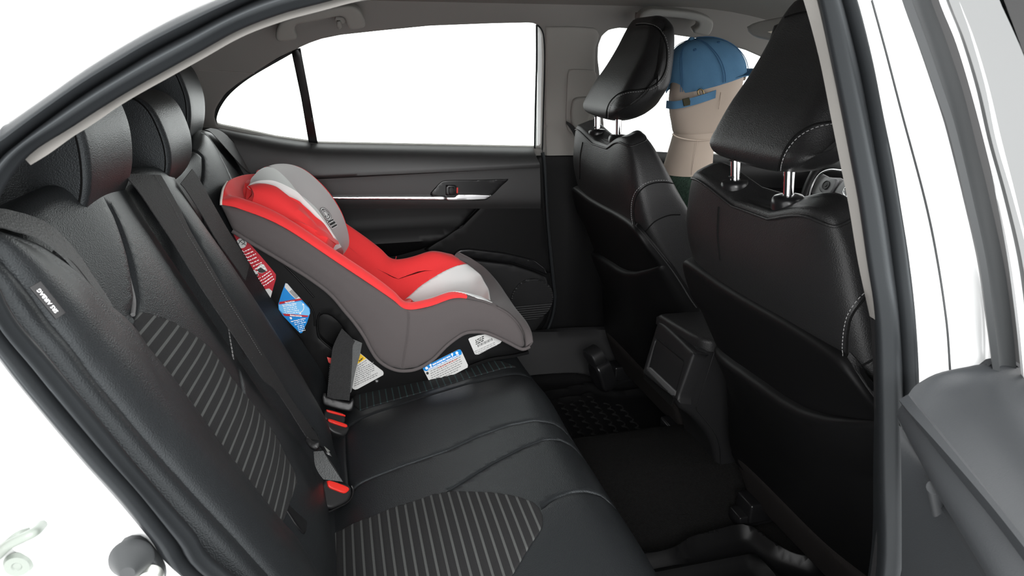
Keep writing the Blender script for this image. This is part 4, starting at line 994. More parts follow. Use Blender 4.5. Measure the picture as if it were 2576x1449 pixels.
# ---- printed labels
def label(name, px, mat, h=.0012, res=.02): return slab(name, SN, cr(SN.px(px), 2, True) if False else SN.px(px), .0010, mat, cs, r=0, res=.1, hf=lambda u, v: u * 0 + h)
def inlay(name, px, mat, par, h=.0018): return slab(name, SN, SN.px(px), .0006, mat, par, r=0, res=.1, hf=lambda u, v: u * 0 + h)
def ptext(s, p, q, size_px, mat, par, h=.0022, align='LEFT', bold=0.0, name='lettering'):
    """text from pixel p towards pixel q on the shell side; letter height size_px"""
    A = np.array(SN.uv(*p)); B = np.array(SN.uv(*q)); d = B - A; sc = np.linalg.norm(d) / hypot(q[0] - p[0], q[1] - p[1])
    o = text(name, s, SN, A[0], A[1], h, size_px * sc, mat, par, rot=math.atan2(d[1], d[0]), align=align, bold=bold * sc)
    if o: 
        # fit the run to p..q
        pass
    return o
def fit_text(s, p, q, size_px, mat, par, h=.0022, bold=0.0):
    A = np.array(SN.uv(*p)); B = np.array(SN.uv(*q)); d = B - A; L = np.linalg.norm(d); sc = L / hypot(q[0] - p[0], q[1] - p[1]); size = size_px * sc
    o = text('lettering', s, SN, 0, 0, h, size, mat, par, rot=0)
    if not o: return
    X = np.array([v.co.x for v in o.data.vertices]); k = L / max(1e-6, X.max() - X.min()); bpy.data.objects.remove(o)
    return text('lettering', s, SN, A[0], A[1], h, size, mat, par, rot=math.atan2(d[1], d[0]), sx=k, bold=bold * sc)
def inkrows(p0, p1, dn, n, mat, par, frac=None, w=2.2, h=.0020, seed=1):
    """rows of illegible small print as broken ink bars; p0->p1 first row in px, dn row step in px"""
    rnd = random.Random(seed); V = []; F = []
    for i in range(n):
        fr0, fr1 = (0, 1) if frac is None else frac[i]
        a = np.array(p0, float) + np.array(dn) * i; b = np.array(p1, float) + np.array(dn) * i; d = b - a; L = hypot(*d); d = d / L; nn = np.array([-d[1], d[0]]); x = L * fr0
        while x < L * fr1 - 2:
            wd = rnd.uniform(2.0, 8.0); wd = min(wd, L * fr1 - x); k = len(V)
            for s_, t_ in ((x, -w / 2), (x + wd, -w / 2), (x + wd, w / 2), (x, w / 2)):
                q = a + d * s_ + nn * t_; V.append(SN.hit(q[0], q[1], h))
            F.append((k, k + 3, k + 2, k + 1)); x += wd + rnd.uniform(1.2, 2.2)
    o = mk('small_print', V, F, mat, par, None); o['kind'] = 'stuff'; return o
rl = label('red_sticker', [(583,588),(605,592),(624,608),(642,628),(667,657),(688,682),(694,690),(694,702),(688,722),(681,748),(676,749),(665,736),(638,690),(607,632)], LBLRED); rl['label'] = 'red warning sticker'
inlay('round_pictogram', [(608 + 13 * cos(t), 611 + 13 * sin(t)) for t in np.linspace(0, 2 * pi, 21)[:-1]], LBLWHITE, rl)
tube('pictogram_line', [SN.hit(x, y, .0022) for x, y in ((598,617),(605,606),(612,604),(615,611),(608,616))], .0007, INKB, rl)
tube('pictogram_line', [SN.hit(x, y, .0022) for x, y in ((600,604),(609,611),(619,617))], .0006, INKB, rl)
inkrows((612,634), (634,624), (4.9, 7.2), 8, INKW, rl, w=2.4, seed=3)
inkrows((600,636), (611,631), (5.2, 7.6), 5, INKW, rl, w=2.4, seed=5)
sq = inlay('pictogram_square', [(645,674),(657,663),(664,665),(673,680),(660,687),(651,686)], LBLWHITE, rl); inlay('pictogram_shape', [(647,678),(656,672),(668,680),(670,682),(660,686),(652,685)], INKB, sq, .0024)
sq = inlay('pictogram_square', [(632,682),(640,678),(647,683),(651,692),(640,700),(634,692)], LBLWHITE, rl); inlay('pictogram_shape', [(637,692),(648,688),(650,692),(641,698)], INKB, sq, .0024)
inkrows((659,697), (680,682), (3.0, 6.5), 4, INKW, rl, w=2.4, seed=7); inkrows((645,705), (657,697), (3.0, 6.6), 4, INKW, rl, w=2.2, seed=8)
inlay('label_foot', [(664,735),(668,727),(677,725),(685,732),(681,748),(676,749)], LBLWHITE, rl)
bl = label('blue_sticker', [(718,712),(723,713),(740,733),(756,750),(777,773),(780,778),(780,788),(772,812),(760,837),(755,838),(735,818),(712,794),(701,778),(700,765),(709,736)], LBLBLUE); bl['label'] = 'blue level line sticker'
inlay('barcode_strip', [(718,712),(723,713),(740,733),(757,751),(744,752),(731,740),(716,722)], LBLWHITE, bl)
for k in range(9):
    x = 729 + k * 1.9; y = 728 + k * 2.0
    inlay('barcode_bar', [(x - 1, y + 5.5), (x - 1 + .9, y + 6.4), (x + 6.9, y + .9), (x + 6, y)], INKB, bl, .0022)
inlay('light_field', [(701,766),(757,757),(777,775),(780,788),(776,794),(713,789),(703,779)], LBLLIGHT, bl, .0016)
inlay('red_band', [(703,759),(756,750),(760,754),(702,765)], LBLRED, bl, .0022); inlay('red_band', [(711,788),(776,793),(773,797),(716,794)], LBLRED, bl, .0022)
fit_text('Top Level Line', (717,760.5), (741,756.5), 5, INKW, bl, .0030, .35); fit_text('Bottom Level Line', (730,792), (759,794.5), 5, INKW, bl, .0030, .35)
fit_text('Rear Facing For Children', (710,767), (745,762), 4.6, INKW, bl, .0028, .2); inkrows((712,771.5), (748,766.5), (1.4, 4.6), 5, INKW, bl, w=1.8, seed=9)
fit_text('Rear Facing For Children', (732,808), (768,800), 4.6, INKW, bl, .0028, .2); inkrows((740,812.5), (768,805.5), (1.2, 4.6), 2, INKW, bl, w=1.8, seed=11); inkrows((748,821), (764,817), (1.4, 4.4), 4, INKW, bl, w=1.8, seed=12)
tube('curved_arrow', [SN.hit(x, y, .0026) for x, y in ((763,767),(764,775),(761,782),(755,786))], .0009, INKW, bl)
inlay('arrow_head', [(760,767),(766,766),(762,761)], INKW, bl, .0028); inlay('arrow_head', [(757,790),(758,783),(752,788)], INKW, bl, .0028); inlay('arrow_head', [(732,803),(728,798),(733,796),(735,801)], INKW, bl, .0028)
l1 = label('warning_label', [(900,885),(907,889),(930,908),(963,933),(965,938),(964,943),(900,978),(893,980),(887,977),(885,968)], LBLWHITE); l1['label'] = 'white label with a yellow warning band'
inlay('yellow_band', [(903,889),(907,890),(921,901),(899,915)], LBLYEL, l1); fit_text('ALERT', (903,908), (914,899), 5, INKB, l1, .0024, .3)
inkrows((899,921), (922,906), (.2, 6.0), 2, INKG, l1, w=1.7, seed=13); inkrows((897,932), (940,911), (-1.0, 5.6), 6, INKG, l1, frac=[(0,1),(0,1.0),(0,1.08),(0,1.14),(0,1.2),(0,1.0)], w=1.7, seed=14); inkrows((891,966), (950,938), (-.4, 5.4), 2, INKG, l1, w=1.7, seed=15)
l2 = label('belt_path_label', [(1063,926),(1066,922),(1153,879),(1158,879),(1161,883),(1177,918),(1176,924),(1092,968),(1087,969),(1083,965)], LBLWHITE); l2['label'] = 'white and blue belt path label'
inlay('blue_band', [(1063,926),(1066,922),(1153,879),(1158,879),(1161,883),(1161,890),(1157,893),(1072,933),(1066,931)], LBLBLUE, l2)
fit_text('REAR FACING BELT PATH', (1088,917), (1132,895), 6, INKW, l2, .0026, .3); fit_text('LATCH Lower Anchor Belt or Vehicle Belt Lower Path', (1077,928), (1154,891), 5, INKW, l2, .0026, .25)
for c_ in ((1073,925),(1149,887)): inlay('round_mark', [(c_[0] + 3.6 * cos(t), c_[1] + 3.6 * sin(t)) for t in np.linspace(0, 2 * pi, 13)[:-1]], INKW, l2, .0024)
for c_ in ((1083,919),(1137,892)): inlay('arrow_head', [(c_[0] - 3.5, c_[1] + .5), (c_[0] - 1, c_[1] - 5), (c_[0] + 3.5, c_[1] - 2), (c_[0] + 1.5, c_[1] - 1), (c_[0] + 2.5, c_[1] + 3), (c_[0], c_[1] + 4), (c_[0] - 1.5, c_[1])], INKW, l2, .0024)
inlay('round_mark', [(1075 + 3.4 * cos(t), 938 + 3.4 * sin(t)) for t in np.linspace(0, 2 * pi, 13)[:-1]], INKB, l2, .0024)
inkrows((1083,934), (1160,897), (1.5, 5.2), 7, INKG, l2, frac=[(0,.98),(-.02,.98),(-.03,.98),(-.03,.97),(-.04,.96),(-.04,.8),(-.04,.6)], w=1.6, seed=17)
inkrows((1103,926), (1150,903), (0, 1), 1, simple('red_ink', (.7, .08, .05), .6), l2, w=1.5, seed=18)
l3 = label('serial_label', [(1178,853),(1181,850),(1203,843),(1227,840),(1262,858),(1258,863),(1204,891),(1198,892),(1194,890)], LBLWHITE); l3['label'] = 'white serial number label'
inkrows((1196,857), (1217,846), (.6, 4.6), 3, INKB, l3, w=2.4, seed=21); inkrows((1193,885), (1246,861), (2.2, 3.6), 3, INKG, l3, w=1.2, seed=22)
for k in range(13):
    x = 1202 + k * 2.9; y = 872.5 - k * 1.35
    inlay('barcode_bar', [(x, y), (x + (.9 if k % 3 else 1.5), y - .4), (x + (.9 if k % 3 else 1.5) - 1.4, y - 6.4), (x - 1.4, y - 6)], INKB, l3, .0022)
# emblem on the head wing
sne = snapper(hw1); pe0 = sne([(815, 541)], .0)[0]; _r = sne([(829, 533), (803, 546), (811, 527), (819, 556)], 0); pu = _r[0] - _r[1]; pv = _r[2] - _r[3]; 
FEm = Fr(pe0, pu, pv - pu * (pv @ pu) / (pu @ pu)); 
if FEm.N @ (CAM - pe0) < 0: FEm = Fr(pe0, -pu, pv)
FEm.O = FEm.O + FEm.N * .002
em = slab('printed_emblem', FEm, [(.0190 * cos(t), .0190 * sin(t)) for t in np.linspace(0, 2 * pi, 33)[:-1]], .0008, INKW, cs, r=0, res=.1, hf=lambda u, v: u * 0 + .004)
def ring_(n_, r0, w_, mat, h): return slab(n_, FEm, [(r0 * cos(t), r0 * sin(t)) for t in np.linspace(0, 2 * pi, 29)[:-1]], .0005, mat, em, r=0, res=.1, hf=lambda u, v: u * 0 + h, holes=[[((r0 - w_) * cos(t), (r0 - w_) * sin(t)) for t in np.linspace(0, 2 * pi, 25)[:-1]]])
ring_('emblem_ring', .0150, .0020, INKB, .0048); ring_('emblem_ring', .0196, .0011, INKB, .0048)
for t in (pi / 2, pi / 2 + 2.1, pi / 2 - 2.1):
    tube('emblem_spoke', [FEm.w(.0080 * cos(t), .0080 * sin(t), .0048), FEm.w(.0132 * cos(t), .0132 * sin(t), .0048)], .0007, INKB, em, smooth=0)
ring_('emblem_ring', .0084, .0011, INKB, .0049)
pl_ = slab('emblem_plate', FEm, [(-.0155, -.042), (.0175, -.042), (.0175, -.0185), (-.0155, -.0185)], .0008, INKW, cs, r=0, res=.1, hf=lambda u, v: u * 0 + .004)
p2 = slab('emblem_plate_inner', FEm, [(-.0140, -.0405), (.0160, -.0405), (.0160, -.020), (-.0140, -.020)], .0005, INKB, pl_, r=0, res=.1, hf=lambda u, v: u * 0 + .0046)
text('lettering', 'SIDE IMPACT', FEm, .001, -.0256, .0052, .0050, INKW, pl_, align='CENTER'); text('lettering', 'PROTECTION', FEm, .001, -.0348, .0052, .0050, INKW, pl_, align='CENTER')
# ================================================================ belts and buckles
def belt(nm, L, R, mat, lab, T=.0014, n=90, grp=None):
    o = strap(nm, L, R, T, mat, n=n, m=4); return tag(o, lab, 'seat belt', grp)
hF_ = lambda pts, h: [FBK.hit(x, y, h) for x, y in pts]
cb = thing('seat_belt', FBK.hit(600, 700, .04), 'dark centre seat belt lying down the middle backrest to its hanging latch', 'seat belt')
bL = [(312,436),(325,452),(345,475),(377,521),(437,611),(507,723),(577,827),(629,904),(664,956),(701,990),(758,1078),(775,1104)]
bR = [(405,440),(425,475),(454,528),(480,582),(517,645),(565,728),(615,808),(666,893),(697,945),(731,1000),(786,1078),(804,1108)]
hs = [.030,.034,.036,.038,.040,.042,.042,.040,.038,.036,.034,.034]
strap('webbing', [FBK.hit(x, y, h) for (x, y), h in zip(bL, hs)], [FBK.hit(x, y, h) for (x, y), h in zip(bR, hs)], .0014, BELT, cb, n=120, m=4)
dashes('selvedge_stitching', [FBK.hit(x * .82 + a * .18, y * .82 + b * .18, h + .0012) for (x, y), (a, b), h in zip(bR, bL, hs)][:8], BELTL, cb, step=.004, ln=.002, rad=.0005)
# latch plate at the fold
FL = Fr(FBK.hit(792, 1122, .045), CR, np.cross(np.array([.45, -.62, .64]), CR))
if FL.N @ (CAM - FL.O) < 0: FL = Fr(FL.O, FL.U, -FL.V)
fp = lambda pts, h=0: FL.px(pts, h)
slab('latch_handle', FL, cr(fp([(766,1100),(772,1096),(786,1108),(800,1112),(801,1098),(790,1080),(778,1070),(784,1072),(797,1092),(803,1115),(797,1127),(786,1128),(772,1117)]), 4, True), .008, BUCKLE, cb, r=.003, res=.008)
slab('tongue', FL, fp([(802,1120),(808,1122),(812,1125),(816,1122),(833,1138),(833,1144),(836,1150),(832,1152),(815,1138),(803,1128)]), .0022, SATIN if False else GLOSSP, cb, r=.0006, res=.02)
slab('tongue_tip', FL, fp([(815,1122),(833,1137),(834,1143),(826,1140),(813,1128)]), .0016, STEEL, cb, r=.0003, res=.02, hf=lambda u, v: u * 0 + .001)
# folded lower webbing down to the near buckle
lw = strap('seat_belt', [FL.hit(x, y, .002) for x, y in ((789,1136),(790,1150),(793,1172),(803,1192),(814,1206))], [FL.hit(x, y, .010) for x, y in ((812,1134),(818,1145),(830,1164),(846,1188),(862,1212))], .0014, BELTL, n=40, m=4)
tag(lw, 'glossy folded belt webbing running from the latch plate into the near buckle', 'seat belt')
strap('fold', [FL.hit(x, y, -.004) for x, y in ((812,1134),(824,1150),(842,1176),(862,1210))], [FL.hit(x, y, -.03) for x, y in ((806,1132),(814,1148),(832,1176),(850,1205))], .0012, BELT, lw, n=30, m=3)
# belt to the right of the centre head restraint
s2 = strap('seat_belt', [FBK.hit(x, y, .035) for x, y in ((455,462),(470,480),(505,535),(545,602),(590,665),(618,705))], [FBK.hit(x, y, .035) for x, y in ((484,425),(500,448),(535,510),(575,580),(605,628),(628,665))], .0014, BELT, n=60, m=3)
tag(s2, 'dark belt webbing between the centre head restraint and the child seat', 'seat belt')
# far shoulder belt
s3 = strap('seat_belt', [FBK.hit(x, y, .03) for x, y in ((516,326),(530,332),(550,352),(575,380),(600,408),(622,430),(650,455))], [FBK.hit(x, y, .03) for x, y in ((530,322),(548,326),(568,338),(592,362),(614,388),(634,412),(662,436))], .0014, BELTL, n=50, m=3)
tag(s3, 'pale grey shoulder belt over the far end of the rear bench', 'seat belt')
strap('fold', [FBK.hit(x, y, .03) for x, y in ((568,338),(592,362),(614,388),(634,412),(662,436))], [FBK.hit(x, y, .02) for x, y in ((575,352),(604,395),(630,425),(650,440),(690,442))], .0012, BELT, s3, n=30, m=3)
# near shoulder belt over the bolster
nbL = [(-60,530),(0,527),(40,535),(70,543),(105,557),(140,580),(178,620),(205,655),(228,690),(252,725),(276,762),(288,790)]
nbR = [(-60,578),(0,574),(35,583),(62,590),(92,602),(125,622),(160,650),(190,684),(216,716),(243,750),(268,784),(284,800)]
s4 = strap('seat_belt', [FBK.hit(x, y, .016 + .012) for x, y in nbL], [FBK.hit(x, y, .036) for x, y in nbR], .0014, BELTL, n=90, m=5)
tag(s4, 'grey shoulder belt running behind the padded side bolster by the open door', 'seat belt')
# lap belt through the child seat, latched in the far buckle
FQ = Fr((0, -.085, 0), (1, 0, 0), (0, .5, 1))
lb = thing('seat_belt', FQ.hit(850, 1000), 'dark lap belt threaded through the child seat shell and latched below it', 'seat belt')
strap('webbing', [FQ.hit(x, y, .0) for x, y in ((860,826),(850,845),(838,872),(834,895),(829,940),(825,975),(822,1002))], [FQ.hit(x, y, .0) for x, y in ((893,858),(890,864),(887,872),(886,895),(884,940),(882,975),(879,1008))], .0014, BELT, lb, n=60, m=4)
strap('webbing', [FQ.hit(x, y, -.006) for x, y in ((886,852),(886,880),(886,905),(883,950),(880,990))], [FQ.hit(x, y, -.006) for x, y in ((911,863),(908,880),(905,895),(894,935),(884,985))], .0014, BELTL, lb, n=40, m=3)
for pts in ([(831,905),(827,950),(824,998)], [(883,905),(881,950),(877,1003)]):
    dashes('selvedge_stitching', [FQ.hit(x, y, .0018) for x, y in pts], BELTL, lb, step=.004, ln=.002, rad=.0005)
slab('latch_handle', FQ, cr(FQ.px([(814,988),(819,988),(822,998),(850,1006),(879,1012),(883,1002),(888,1003),(891,1013),(887,1030),(880,1035),(850,1030),(817,1020),(811,1010),(810,998)]), 3, True), .012, BUCKLE, lb, r=.004, res=.008, hf=lambda u, v: u * 0 + .004)
def buckle(nm_lab, body, red, FRm, grp=None, T=.03, extra=None):
    O = np.mean([FRm.hit(*p) for p in body], axis=0)
    t = thing('belt_buckle', O, nm_lab, 'buckle', grp)
    slab('body', FRm, cr(FRm.px(body), 3, True), T, BUCKLE, t, r=.005, res=.008)
    slab('release_button', FRm, cr(FRm.px(red), 2, True), .008, REDP, t, r=.002, res=.006, hf=lambda u, v: u * 0 + .0035)
    return t
vN = np.array([.42, -.62, .66]); vN /= np.linalg.norm(vN)
def facing(x, y, base, h=0.0):
    O = FCU.hit(x, y, h); U = CR - vN * (CR @ vN); return Fr(O, U, np.cross(vN, U / np.linalg.norm(U)))
F1 = facing(850, 1100, 0, .0); F1 = Fr(F1.O + vN * .016, F1.U, F1.V); F1b = Fr(F1.O + vN * .004, F1.U, F1.V)
buckle('red-button belt buckle holding the child seat belt, upper of the stacked pair', [(818,1032),(826,1028),(850,1034),(868,1041),(870,1052),(866,1066),(840,1066),(820,1058),(815,1046)], [(821,1031),(845,1037),(867,1044),(868,1048),(846,1043),(824,1037)], Fr(F1.O - vN * .01, F1.U, F1.V))
buckle('empty red-button belt buckle just below the latched one', [(822,1054),(832,1053),(860,1061),(880,1068),(879,1082),(870,1095),(862,1096),(838,1088),(823,1074),(818,1060)], [(825,1053.5),(850,1061),(872,1069),(871,1076),(850,1070),(828,1062)], F1b)
F2 = facing(840, 1275, 0, .0); F2 = Fr(F2.O + vN * .022, F2.U, F2.V)
nbk = buckle('large empty red-button belt buckle set in the cushion nearest the open door', [(816,1211),(824,1207),(850,1213),(880,1221),(885,1228),(884,1248),(874,1262),(850,1274),(832,1279),(805,1270),(794,1264),(800,1243),(808,1224)], [(822,1211),(826,1209),(850,1216),(876,1227),(877,1234),(866,1242),(845,1235),(826,1227),(823,1218)], F2)
tube('pocket_rim', [F2.hit(x, y, -.004) for x, y in ((812,1209),(804,1222),(797,1243),(792,1264),(796,1280),(804,1296),(822,1290),(850,1277),(874,1264),(885,1250),(888,1232),(884,1222))], .0022, GLOSSP, nbk)

# ================================================================ centre console
con = thing('centre_console', (.85, 0, .21), 'black centre console with storage bin and padded armrest lid between the front seats', 'console')
prof = [(.598, .765), (.590, .748), (.56, .733), (.52, .723), (.475, .716), (.452, .724), (.425, .757), (.38, .795), (.33, .822), (.27, .838), (.215, .845), (.205, 1.0), (.205, 1.3), (.50, 1.3), (.598, 1.1), (.60, .85)]
FCo = Fr((0, 0, 0), (0, 1, 0), (0, 0, 1))
# frame N = +X so profile (v=z, n=x)
body_ = extr('body', FCo, prof, .0875, .016, PLASTIC, con, n=120, dome=.0, uc=-.0125)
CB = Fr((.7245, 0, .52), (0, -1, 0), np.array([.052, 0, .20]))      # N roughly -X
cv_ = [CB.uv(*p, .004) for p in ((1655,812),(1668,812),(1745,885),(1744,893),(1706,1000),(1702,1008),(1622,945),(1619,928),(1645,840))]
hole_ = [CB.uv(*p, .004) for p in ((1650,854),(1719,912),(1697,996),(1628,926))]
slab('bin_frame', CB, cr(cv_, 2, True), .03, PLASTIC, con, r=.008, res=.008, holes=[hole_], hf=lambda u, v: u * 0 + .006)
slab('bin_shade_sheet', Fr(CB.O, CB.U, CB.V), [(-.075, -.07), (.075, -.07), (.075, .075), (-.075, .075)], .003, SEAM, con, r=0, res=.05, hf=lambda u, v: u * 0 - .004)  # near-black sheet stands in for the shade inside the shallow bin
slab('bin_sill', CB, [CB.uv(*p, .004) for p in ((1626,925),(1633,922),(1700,985),(1696,998),(1690,996),(1625,932))], .02, LEATHER_L if False else simple('grey_plastic_lip', (.06, .06, .062), .5), con, r=.003, res=.01, hf=lambda u, v: u * 0 + .004)  # sill in a lighter grey than the bin frame
lidF = Fr((.75, 0, .622), (1, 0, -.02), (0, 1, 0))
lid = [(-.010, .085), (-.004, .02), (.006, -.05), (.016, -.085), (.035, -.102), (.07, -.108), (.30, -.108), (.30, .085)]
slab('armrest_lid', lidF, lid, .018, LEATHER_F, con, r=.010, res=.014, dome=.004)
# joint line on the near side of the console
tube('joint', [PY(x, y, -.1015) for x, y in ((1797,886),(1775,955),(1757,1010),(1752,1030),(1770,1052),(1795,1085),(1810,1125),(1812,1180))], .0009, GLOSSP, con)

# ================================================================ floor mats
def mat_surf(name, fr, outline, lab, bumps):
    t = slab(name, fr, cr(outline, 3, True), .006, MATR, None, r=.003, res=.012, hf=bumps, step=.012); tag(t, lab, 'floor mat'); return t
FM = Fr((0, 0, .208), (1, 0, 0), (0, 1, 0))
fo = [(.44, .10), (.44, .60), (.60, .60), (.72, .58), (.78, .52), (.92, .50), (1.0, .42), (1.0, .22), (.90, .14), (.76, .10)]
def ridge(u, v, line, w, a): return a * np.exp(-(seg_dist(np.stack([u, v], 1), np.array(line), False) / w) ** 2)
rim1 = [(.42, .50), (.56, .485), (.66, .50), (.735, .515), (.76, .47), (.80, .44), (.90, .43)]
def b1_(u, v):
    d = seg_dist(np.stack([u, v], 1), np.array(fo), True)
    h = .022 * np.exp(-(d / .022) ** 2) + ridge(u, v, rim1, .013, .016) + ridge(u, v, [(.60, .44), (.72, .455)], .008, .012)
    return h
m1 = mat_surf('floor_mat', FM, fo, 'black rubber floor mat with scale tread in the far rear footwell', b1_)
# scale tread: overlapping raised shells
V = []; F = []
for i in range(9):
    for j in range(9):
        cx = .50 + i * .034; cy = .14 + j * .036 + (.018 if i % 2 else 0)
        if cx > .80 or cy > .43 or (cx - .5) * .9 + cy > .62: continue
        k0 = len(V); n_ = 12
        for q in range(n_ + 1):
            t = -pi * .5 + pi * q / n_
            for rr, zz in ((.0195, .0072), (.0165, .0105), (.013, .0078)):
                V.append(np.array([cx + rr * cos(t) * .95, cy + rr * sin(t), .203 + zz]))
        for q in range(n_):
            for c in range(2): F.append((k0 + q * 3 + c, k0 + (q + 1) * 3 + c, k0 + (q + 1) * 3 + c + 1, k0 + q * 3 + c + 1))
tr = mk('tread', V, F, TREAD, m1, 60); tr['kind'] = 'stuff'
no = [(.40, -.66), (.40, -.30), (.52, -.285), (.62, -.285), (.68, -.262), (.74, -.255), (.81, -.250), (.835, -.27), (.85, -.33), (.90, -.38), (1.0, -.40), (1.0, -.60), (.9, -.66)]
def b2_(u, v):
    d = seg_dist(np.stack([u, v], 1), np.array(no), True)
    h = .028 * np.exp(-(d / .016) ** 2) + ridge(u, v, [(.40, -.345), (.56, -.335), (.70, -.335), (.79, -.335), (.80, -.40), (.86, -.47)], .014, .018)
    return h
mat_surf('floor_mat', Fr((0, 0, .208), (1, 0, 0), (0, 1, 0)), no, 'black rubber floor mat with raised rim in the near rear footwell', b2_)
# front seat far anchor: slider cover
an = thing('seat_anchor_cover', PZ(1500, 950, .25), 'small black seat rail cover on the floor by the far door', 'cover')
FA = Fr(PZ(1495, 945, .28), (0.2, -1, 0), (-.35, 0, 1))
slab('cap', FA, cr([(-.035, -.05), (.03, -.055), (.038, .0), (.03, .04), (-.02, .045), (-.036, .01)], 3, True), .05, GLOSSP, an, r=.01, res=.02)
slab('top', FA, cr([(-.03, .04), (.028, .04), (.028, .085), (-.026, .085)], 3, True), .04, PLASTIC, an, r=.006, res=.02)

# ================================================================ overhead: grab handles, visor
def grab(nm, outer, inner, fr_, h, lab, hook=None):
    t = thing('grab_handle', fr_.hit(*outer[0]), lab, 'handle', None)
    o = slab('grip', fr_, cr(fr_.px(outer + inner, h), 3, True), .016, HANDLE, t, r=.007, res=.008, step=.005, hf=lambda u, v: u * 0 + h)
    return t
FG = Fr((0, .605, 1.25), (1, 0, 0), (0, -.52, 1))
g1 = grab('g', [(694,98),(696,78),(704,62),(720,52),(760,38),(810,26),(855,18),(885,17),(903,26),(915,44),(920,62),(917,70),(905,74),(886,76)], [(878,72),(872,62),(868,50),(861,44),(845,44),(800,54),(755,62),(745,66),(741,76),(747,92),(746,100),(735,104),(706,107)], FG, .030,
     'grey grab handle with coat hook above the rear door window')
slab('coat_hook', FG, cr(FG.px([(848,56),(858,56),(860,72),(852,76),(848,72)], .024), 3, True), .012, HANDLE, g1, r=.003, res=.01, hf=lambda u, v: u * 0 + .024)
slab('hook_base', FG, cr(FG.px([(845,44),(868,44),(870,60),(846,58)], .012), 2, True), .012, HANDLE, g1, r=.003, res=.01, hf=lambda u, v: u * 0 + .014)
for p in ((716,84), (900,56)): slab('foot', FG, cr(FG.px([(p[0] - 10, p[1] - 12), (p[0] + 10, p[1] - 12), (p[0] + 10, p[1] + 12), (p[0] - 10, p[1] + 12)], .01), 3, True), .04, HANDLE, g1, r=.003, res=.02, hf=lambda u, v: u * 0 + .016)
FG2 = Fr((0, .60, 1.25), (1, 0, 0), (0, -.52, 1))
g2 = grab('g', [(1606,72),(1606,52),(1614,36),(1632,26),(1650,24),(1700,28),(1750,34),(1785,46),(1796,58),(1794,74),(1786,88),(1776,91),(1758,88)], [(1746,84),(1746,76),(1756,70),(1758,60),(1750,54),(1720,48),(1670,44),(1655,46),(1640,60),(1634,78)], FG2, .030,
     'grey grab handle above the front passenger window')
for p in ((1622,60), (1776,66)): slab('foot', FG2, cr(FG2.px([(p[0] - 9, p[1] - 9), (p[0] + 9, p[1] - 9), (p[0] + 9, p[1] + 9), (p[0] - 9, p[1] + 9)], .01), 3, True), .04, HANDLE, g2, r=.003, res=.02, hf=lambda u, v: u * 0 + .016)
FV = Fr(PY(1900, 60, .30), (.35, -1, .02), (1, .35, -.18))
vis = thing('sun_visor', FV.O, 'grey sun visor with mirror light folded against the headliner', 'sun visor')
vo = [(1877,64),(1905,52),(1960,42),(2010,32),(2060,22),(2070,80),(1990,104),(1930,96),(1895,88),(1880,76)]
FVi = Fr(PY(1960, 70, .22), (.55, -.84, 0), (.2, .1, 1)); 
slab('panel', FVi, cr(FVi.px(vo), 3, True), .014, PILLAR, vis, r=.006, res=.02)
slab('vanity_light', FVi, FVi.px([(1932,80),(1975,72),(1985,92),(1955,95)]), .004, simple('lit_vanity_lens', (.85, .78, .66), .4), vis, r=.001, res=.05, hf=lambda u, v: u * 0 + .003)

# ================================================================ steering wheel
swc = PY(2140, 482, .37)
ax_ = np.array([-.90, 0, .36]); ax_ /= np.linalg.norm(ax_)
SW = Fr(swc, (0, -1, 0), np.cross(ax_, np.array([0, -1., 0])))
if SW.V[2] < 0: SW = Fr(swc, (0, -1, 0), -SW.V)
if SW.N[0] > 0: SW = Fr(swc, (0, 1, 0), SW.V)
sw = thing('steering_wheel', swc, 'black and silver steering wheel with round chrome emblem behind the near front seat', 'steering wheel')
tube('rim', [SW.w(.185 * cos(t), .185 * sin(t), 0) for t in np.linspace(0, 2 * pi, 41)[:-1]], .016, LEATHER_F, sw, closed=True, seg=14, smooth=2)
slab('hub', SW, cr([(.0 + .075 * cos(t), .068 * sin(t) - .01) for t in np.linspace(0, 2 * pi, 13)[:-1]], 3, True), .05, simple('grey_hub_plastic', (.10, .10, .105), .45), sw, r=.02, res=.01, dome=.008)
sgn = 1 if SW.U[1] > 0 else -1
for s in (1, -1):
    slab('spoke', SW, cr([(s * .06, .03), (s * .12, .028), (s * .17, .03), (s * .175, -.03), (s * .12, -.045), (s * .06, -.035)], 3, True), .012, GREYT, sw, r=.004, res=.02, hf=lambda u, v: u * 0 - .005)
    slab('button_pad', SW, cr([(s * .07, .024), (s * .11, .020), (s * .135, -.002), (s * .12, -.022), (s * .075, -.026)], 3, True), .01, simple('grey_button_plastic', (.12, .12, .125), .5), sw, r=.003, res=.01, hf=lambda u, v: u * 0 + .006)
    lathe('button_ring', SW.w(s * .103, 0, .008), SW.N, [(.0, .0015), (.005, .0015), (.006, .0), (.012, .0), (.013, .0015), (.0145, .0015), (.0145, -.002)], PLASTIC, sw)
    tube('bright_trim', [SW.w(s * a_, b_, .004) for a_, b_ in ((.07, .055), (.12, .05), (.155, .03), (.165, -.01), (.155, -.05))], .003, SATIN, sw)
slab('spoke', SW, cr([(-.03, -.06), (.03, -.06), (.025, -.17), (-.025, -.17)], 2, True), .012, GREYT, sw, r=.004, res=.02)
# emblem: outer oval with two inner ovals
ec_ = SW.uv(2140, 482, .012)
def oval(a, b, cy, r_=.0017): return tube('emblem', [SW.w(ec_[0] + a * cos(t), ec_[1] + cy + b * sin(t), .0145) for t in np.linspace(0, 2 * pi, 29)[:-1]], r_, CHROME, sw, closed=True, seg=8, smooth=2)
oval(.026, .018, 0, .0024); oval(.0075, .0155, .0008, .0018); oval(.019, .0062, .0095, .0018)

